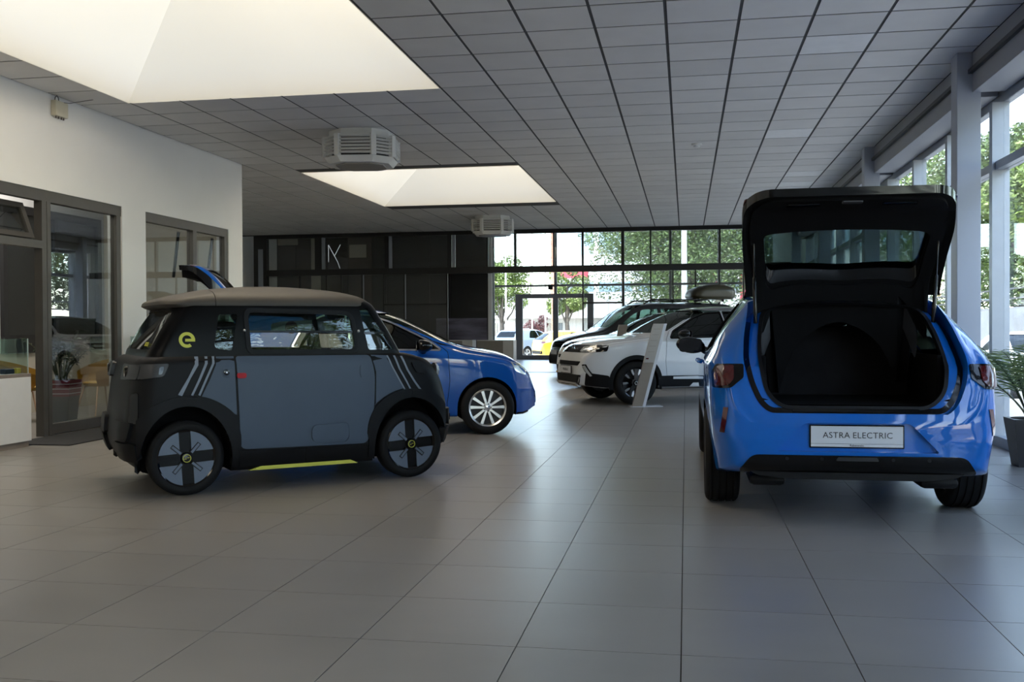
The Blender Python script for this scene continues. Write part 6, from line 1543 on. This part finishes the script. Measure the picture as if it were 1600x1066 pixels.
counter('narrow low counter in front of the dark landscape poster', -7.05, -5.98, 27.7, 28.2, 0.84)

# ---- made-up office lamp housing (its added fill light is set with the office walls)
t = thing('office_fill_housing', 'made-up long white lamp housing inside the glazed office', 'ceiling lamp', (-8.2, 11.2, CEIL))
bm = bmesh.new(); bx(bm, -0.62, 0.62, -1.52, 1.52, -0.20, -0.12, 0.01); obj('housing', bm, 'louvre_white', t)
for yy in (-1.2, 1.2):
    bm = bmesh.new(); tube(bm, [(0, yy, -0.12), (0, yy, 0.0)], 0.012, 8); obj('hanger', bm, 'steel_dark', t)
# ================================================================== OUTSIDE
GZ = -0.33
mat('asphalt', (0.20, 0.195, 0.185), 0.85, var=0.12, scale=3, bump=0.2, bscale=80)
mat('paving_grey', (0.22, 0.225, 0.235), 0.8, var=0.08, scale=2)
mat('paving_pale', (0.50, 0.49, 0.47), 0.8, var=0.08, scale=2)
mat('render_white', (0.62, 0.61, 0.59), 0.75, var=0.03)
mat('facade_panel', (0.60, 0.60, 0.60), 0.5, var=0.03, rand=0.03)
mat('window_blue', (0.20, 0.28, 0.36), 0.15, var=0.1, coat=0.5)
mat('window_grey', (0.12, 0.14, 0.15), 0.15, var=0.2, coat=0.5)
mat('brick_orange', (0.42, 0.20, 0.13), 0.8, var=0.12, rand=0.12)
mat('sign_red', (0.40, 0.03, 0.05), 0.5, var=0.05)
mat('leaf_green', (0.12, 0.17, 0.035), 0.5, var=0.4, scale=1.3, island=0.35)
mat('leaf_deep', (0.075, 0.115, 0.028), 0.5, var=0.4, scale=1.3, island=0.35)
mat('leaf_purple', (0.12, 0.045, 0.045), 0.5, var=0.4, scale=2, island=0.35)
mat('bark', (0.09, 0.075, 0.06), 0.9, var=0.3, scale=6)
mat('pole_white', (0.62, 0.62, 0.60), 0.4, var=0.02)
g = bmesh.new(); bx(g, -60, 45, 37.95, 120, GZ - 0.3, GZ); bx(g, GX + 0.2, 45, -30, 37.95, GZ - 0.3, GZ); bx(g, -60, LX - 0.4, -30, 37.95, GZ - 0.3, GZ)
bx(g, LX - 0.4, GX + 0.2, -30, YB - 0.4, GZ - 0.3, GZ)
struct('ground', g, 'asphalt')
struct('yard', many_boxes([(GX + 0.14, 9.6, -20, 37.9, GZ, -0.10)]), 'paving_grey')
struct('pavement', many_boxes([(-20, GX + 0.14, 37.9, 58, GZ, GZ + 0.01), (-20, GX + 0.14, 37.9, 40.5, GZ + 0.01, -0.12)]), 'paving_pale')

def leaves_mesh(blobs, n, size, rnd):
    """blobs: (centre, radii); leaves scattered in the outer part of each"""
    V, F = [], []
    vol = [b[1][0] * b[1][1] * b[1][2] for b in blobs]; tot = sum(vol)
    for b, v in zip(blobs, vol):
        for _ in range(int(n * v / tot)):
            while True:
                d = Vector((rnd.uniform(-1, 1), rnd.uniform(-1, 1), rnd.uniform(-1, 1)))
                if 0.05 < d.length < 1: break
            d = d.normalized() * (d.length ** 0.45)
            p = Vector((b[0][0] + d.x * b[1][0], b[0][1] + d.y * b[1][1], b[0][2] + d.z * b[1][2]))
            u = Vector((rnd.gauss(0, 1), rnd.gauss(0, 1), rnd.gauss(0, 0.6))).normalized(); w = u.cross(Vector((rnd.gauss(0, 1), rnd.gauss(0, 1), rnd.gauss(0, 1)))).normalized()
            s = size * rnd.uniform(0.6, 1.3); k = len(V)
            V += [tuple(p - u * s), tuple(p + w * s * 0.45), tuple(p + u * s), tuple(p - w * s * 0.45)]; F.append((k, k + 1, k + 2, k + 3))
    me = bpy.data.meshes.new('leaves'); me.from_pydata(V, [], F); me.update()
    return me
def tree(label, loc, trunk_h, r, top, nb, nl, seed, m='leaf_green', size=0.11, cat='tree', name='street_tree', tr=0.16, branches=5, low=None):
    rnd = random.Random(seed); t = thing(name, label, cat, loc)
    bm = bmesh.new(); tube(bm, [(0, 0, 0), (0.05, 0.02, trunk_h * 0.5), (0.0, 0.0, trunk_h), (0.05, 0, top * 0.8)], [tr * 1.3, tr, tr * 0.8, tr * 0.2], 10); obj('trunk', bm, 'bark', t, smooth=60)
    blobs = []
    zc = (trunk_h + top) / 2; hz = (top - trunk_h) / 2
    for i in range(nb):
        a = rnd.uniform(0, 2 * PI); q = r * math.sqrt(rnd.uniform(0.02, 1)) * 0.8; zz = zc + rnd.uniform(-0.75, 0.75) * hz
        k = math.sqrt(max(0.15, 1 - ((zz - zc) / hz) ** 2)); s = r * rnd.uniform(0.24, 0.42)
        blobs.append(((math.cos(a) * q * k, math.sin(a) * q * k, zz), (s, s, s * 0.8)))
    for i in range(branches):
        b = blobs[i % len(blobs)]; z0 = trunk_h * rnd.uniform(0.75, 1.0)
        bm = bmesh.new(); e = Vector(b[0]); mid = Vector((e.x * 0.5, e.y * 0.5, z0 + (e.z - z0) * 0.35)); tube(bm, [(0, 0, z0), mid, e], [tr * 0.5, tr * 0.3, tr * 0.1], 7); obj('branch', bm, 'bark', t, smooth=60)
    c = obj('crown', leaves_mesh(blobs, nl, size, rnd), m, t); c['kind'] = 'stuff'
    return t
# trees beyond the street front
tree('large spreading green tree with bare lower boughs beyond the rear glass', (0.3, 51, GZ), 2.9, 5.6, 9.5, 70, 70000, 5, 'leaf_deep', 0.085, tr=0.24, branches=12)
tree('yellow-green tree seen behind the street door, left of the brick pier', (-11.4, 61.5, GZ), 2.2, 2.0, 6.0, 22, 14000, 6, 'leaf_green', 0.08)
tree('pale green tree close to the brick pier beyond the street door', (-7.4, 62.5, GZ), 2.2, 1.5, 5.6, 20, 12000, 8, 'leaf_green', 0.08)
tree('purple leaved bush behind the parked yellow car', (-8.3, 55, GZ), 0.35, 1.0, 2.5, 14, 4500, 9, 'leaf_purple', 0.06, 'bush', 'purple_bush', 0.05)
# trees along the right side, beyond the boundary wall
for i, (x, y, rr, tp, lb) in enumerate(((13.6, 35.0, 3.6, 8.4, 'tall sunlit tree behind the wall seen beside the near steel column'), (13.8, 44.5, 4.2, 9.6, 'leafy tree farther along the boundary wall outside the right glass'),
                                (13.5, 55, 5.0, 11, 'far green tree at the end of the boundary wall'), (14.0, 25.0, 4.4, 9.5, 'broad green tree outside, level with the rear glass partition'),
                                (14.0, 15.0, 4.6, 9.5, 'green tree outside, level with the white compact SUV'), (14.0, 5.0, 4.6, 9.5, 'green tree outside, level with the open blue hatchback'), (14.0, -5.5, 4.6, 9.5, 'green tree outside, behind the photographer'))):
    tree(lb, (x, y, GZ), 2.4, rr, tp, 34, 30000 if i < 3 else 16000, 20 + i, 'leaf_green' if i % 2 == 0 else 'leaf_deep', 0.11, tr=0.2)
# boundary wall with rail
bw = struct('boundary_wall', many_boxes([(9.6, 9.9, -10, 70, GZ, 1.75)]), 'paving_pale')
for k in range(21): box('rail_post', 9.72, 9.78, -10 + k * 4.0, -9.94 + k * 4.0, 1.75, 2.35, 'frame_grey', bw)
for z in (2.0, 2.30): box('rail_bar', 9.73, 9.77, -10, 70, z, z + 0.05, 'frame_grey', bw)

# buildings across the street
b1 = thing('white_office_building', 'low white panelled building across the street behind the parked cars', 'building', (-10, 66, GZ))
box('wall', -9, 13, 0, 5, 0, 2.2, 'render_white', b1)
for k in range(11): box('fascia_panel', -9 + k * 2.0 + 0.012, -7 + k * 2.0 - 0.012, -0.45, -0.3, 2.2, 3.85, 'facade_panel', b1)
box('roof', -9, 13, -0.3, 5, 2.2, 3.80, 'render_white', b1)
for x in (-3.2, 1.2, 5.2, 6.8, 8.4, 10.0, 11.6):
    w = box('window', x - 0.7, x + 0.7, -0.06, 0.0, 0.7, 1.9, 'window_grey', b1); box('window_bar', x - 0.03, x + 0.03, -0.09, -0.06, 0.7, 1.9, 'render_white', w)
b2 = thing('tall_office_building', 'tall white building with blue windows and red sign band across the street', 'building', (-9.3, 72.5, GZ))
box('wall', 0, 26, 0, 3, 0, 9.4, 'facade_panel', b2)
for k in range(9):
    for z in (6.9,):
        w = box('window', 0.3 + k * 2.8, 2.7 + k * 2.8, -0.06, 0, z, z + 1.6, 'window_blue', b2); box('window_bar', 1.46 + k * 2.8, 1.54 + k * 2.8, -0.1, -0.06, z, z + 1.6, 'render_white', w)
    w = box('window', 0.3 + k * 2.8, 2.7 + k * 2.8, -0.06, 0, 4.2, 4.9, 'window_blue', b2)
box('sign_band', 0.1, 2.3, -0.12, 0, 5.2, 5.9, 'sign_red', b2)
for k in range(3): box('red_column', 11.2 + k * 1.9, 11.6 + k * 1.9, -0.3, 0, 0, 6.0, 'sign_red', b2)
pier = thing('brick_pier', 'orange brick chimney pier rising beyond the street door', 'pier', (-7.75, 58.6, GZ))
bk = bmesh.new(); bx(bk, -0.12, 0.12, 0, 0.24, 0, 0.075); bme = fin(bk); bme.materials.append(MATS['brick_orange'])
box('mortar_core', -0.115, 0.115, 0.01, 0.23, 0, 7.8, 'render_white', pier)
for k in range(90): obj('brick', bme, None, pier, loc=(0.0, 0, 0.01 + k * 0.086))
# flag poles
for x, y, lb in ((-0.06, 43, 'thick white flag pole in front of the large tree'), (-9.4, 52, 'thin white flag pole left of the street door'), (-7.0, 50, 'thin white flag pole seen through the street door'), (-8.3, 54, 'thin white flag pole between the street door mullions')):
    t = thing('flag_pole', lb, 'pole', (x, y, GZ)); r_ = 0.13 if y == 43 else 0.045
    bm = bmesh.new(); tube(bm, [(0, 0, 0), (0, 0, 9)], [r_, r_ * 0.85], 14); obj('mast', bm, 'pole_white', t, smooth=60)
    bm = bmesh.new(); lathe(bm, [(0, 0), (r_ * 2, 0), (r_ * 2, 0.06), (r_ * 1.2, 0.10), (0, 0.10)], 16); obj('foot', bm, 'pole_white', t)
bpy.data.scenes.remove(_tmp)
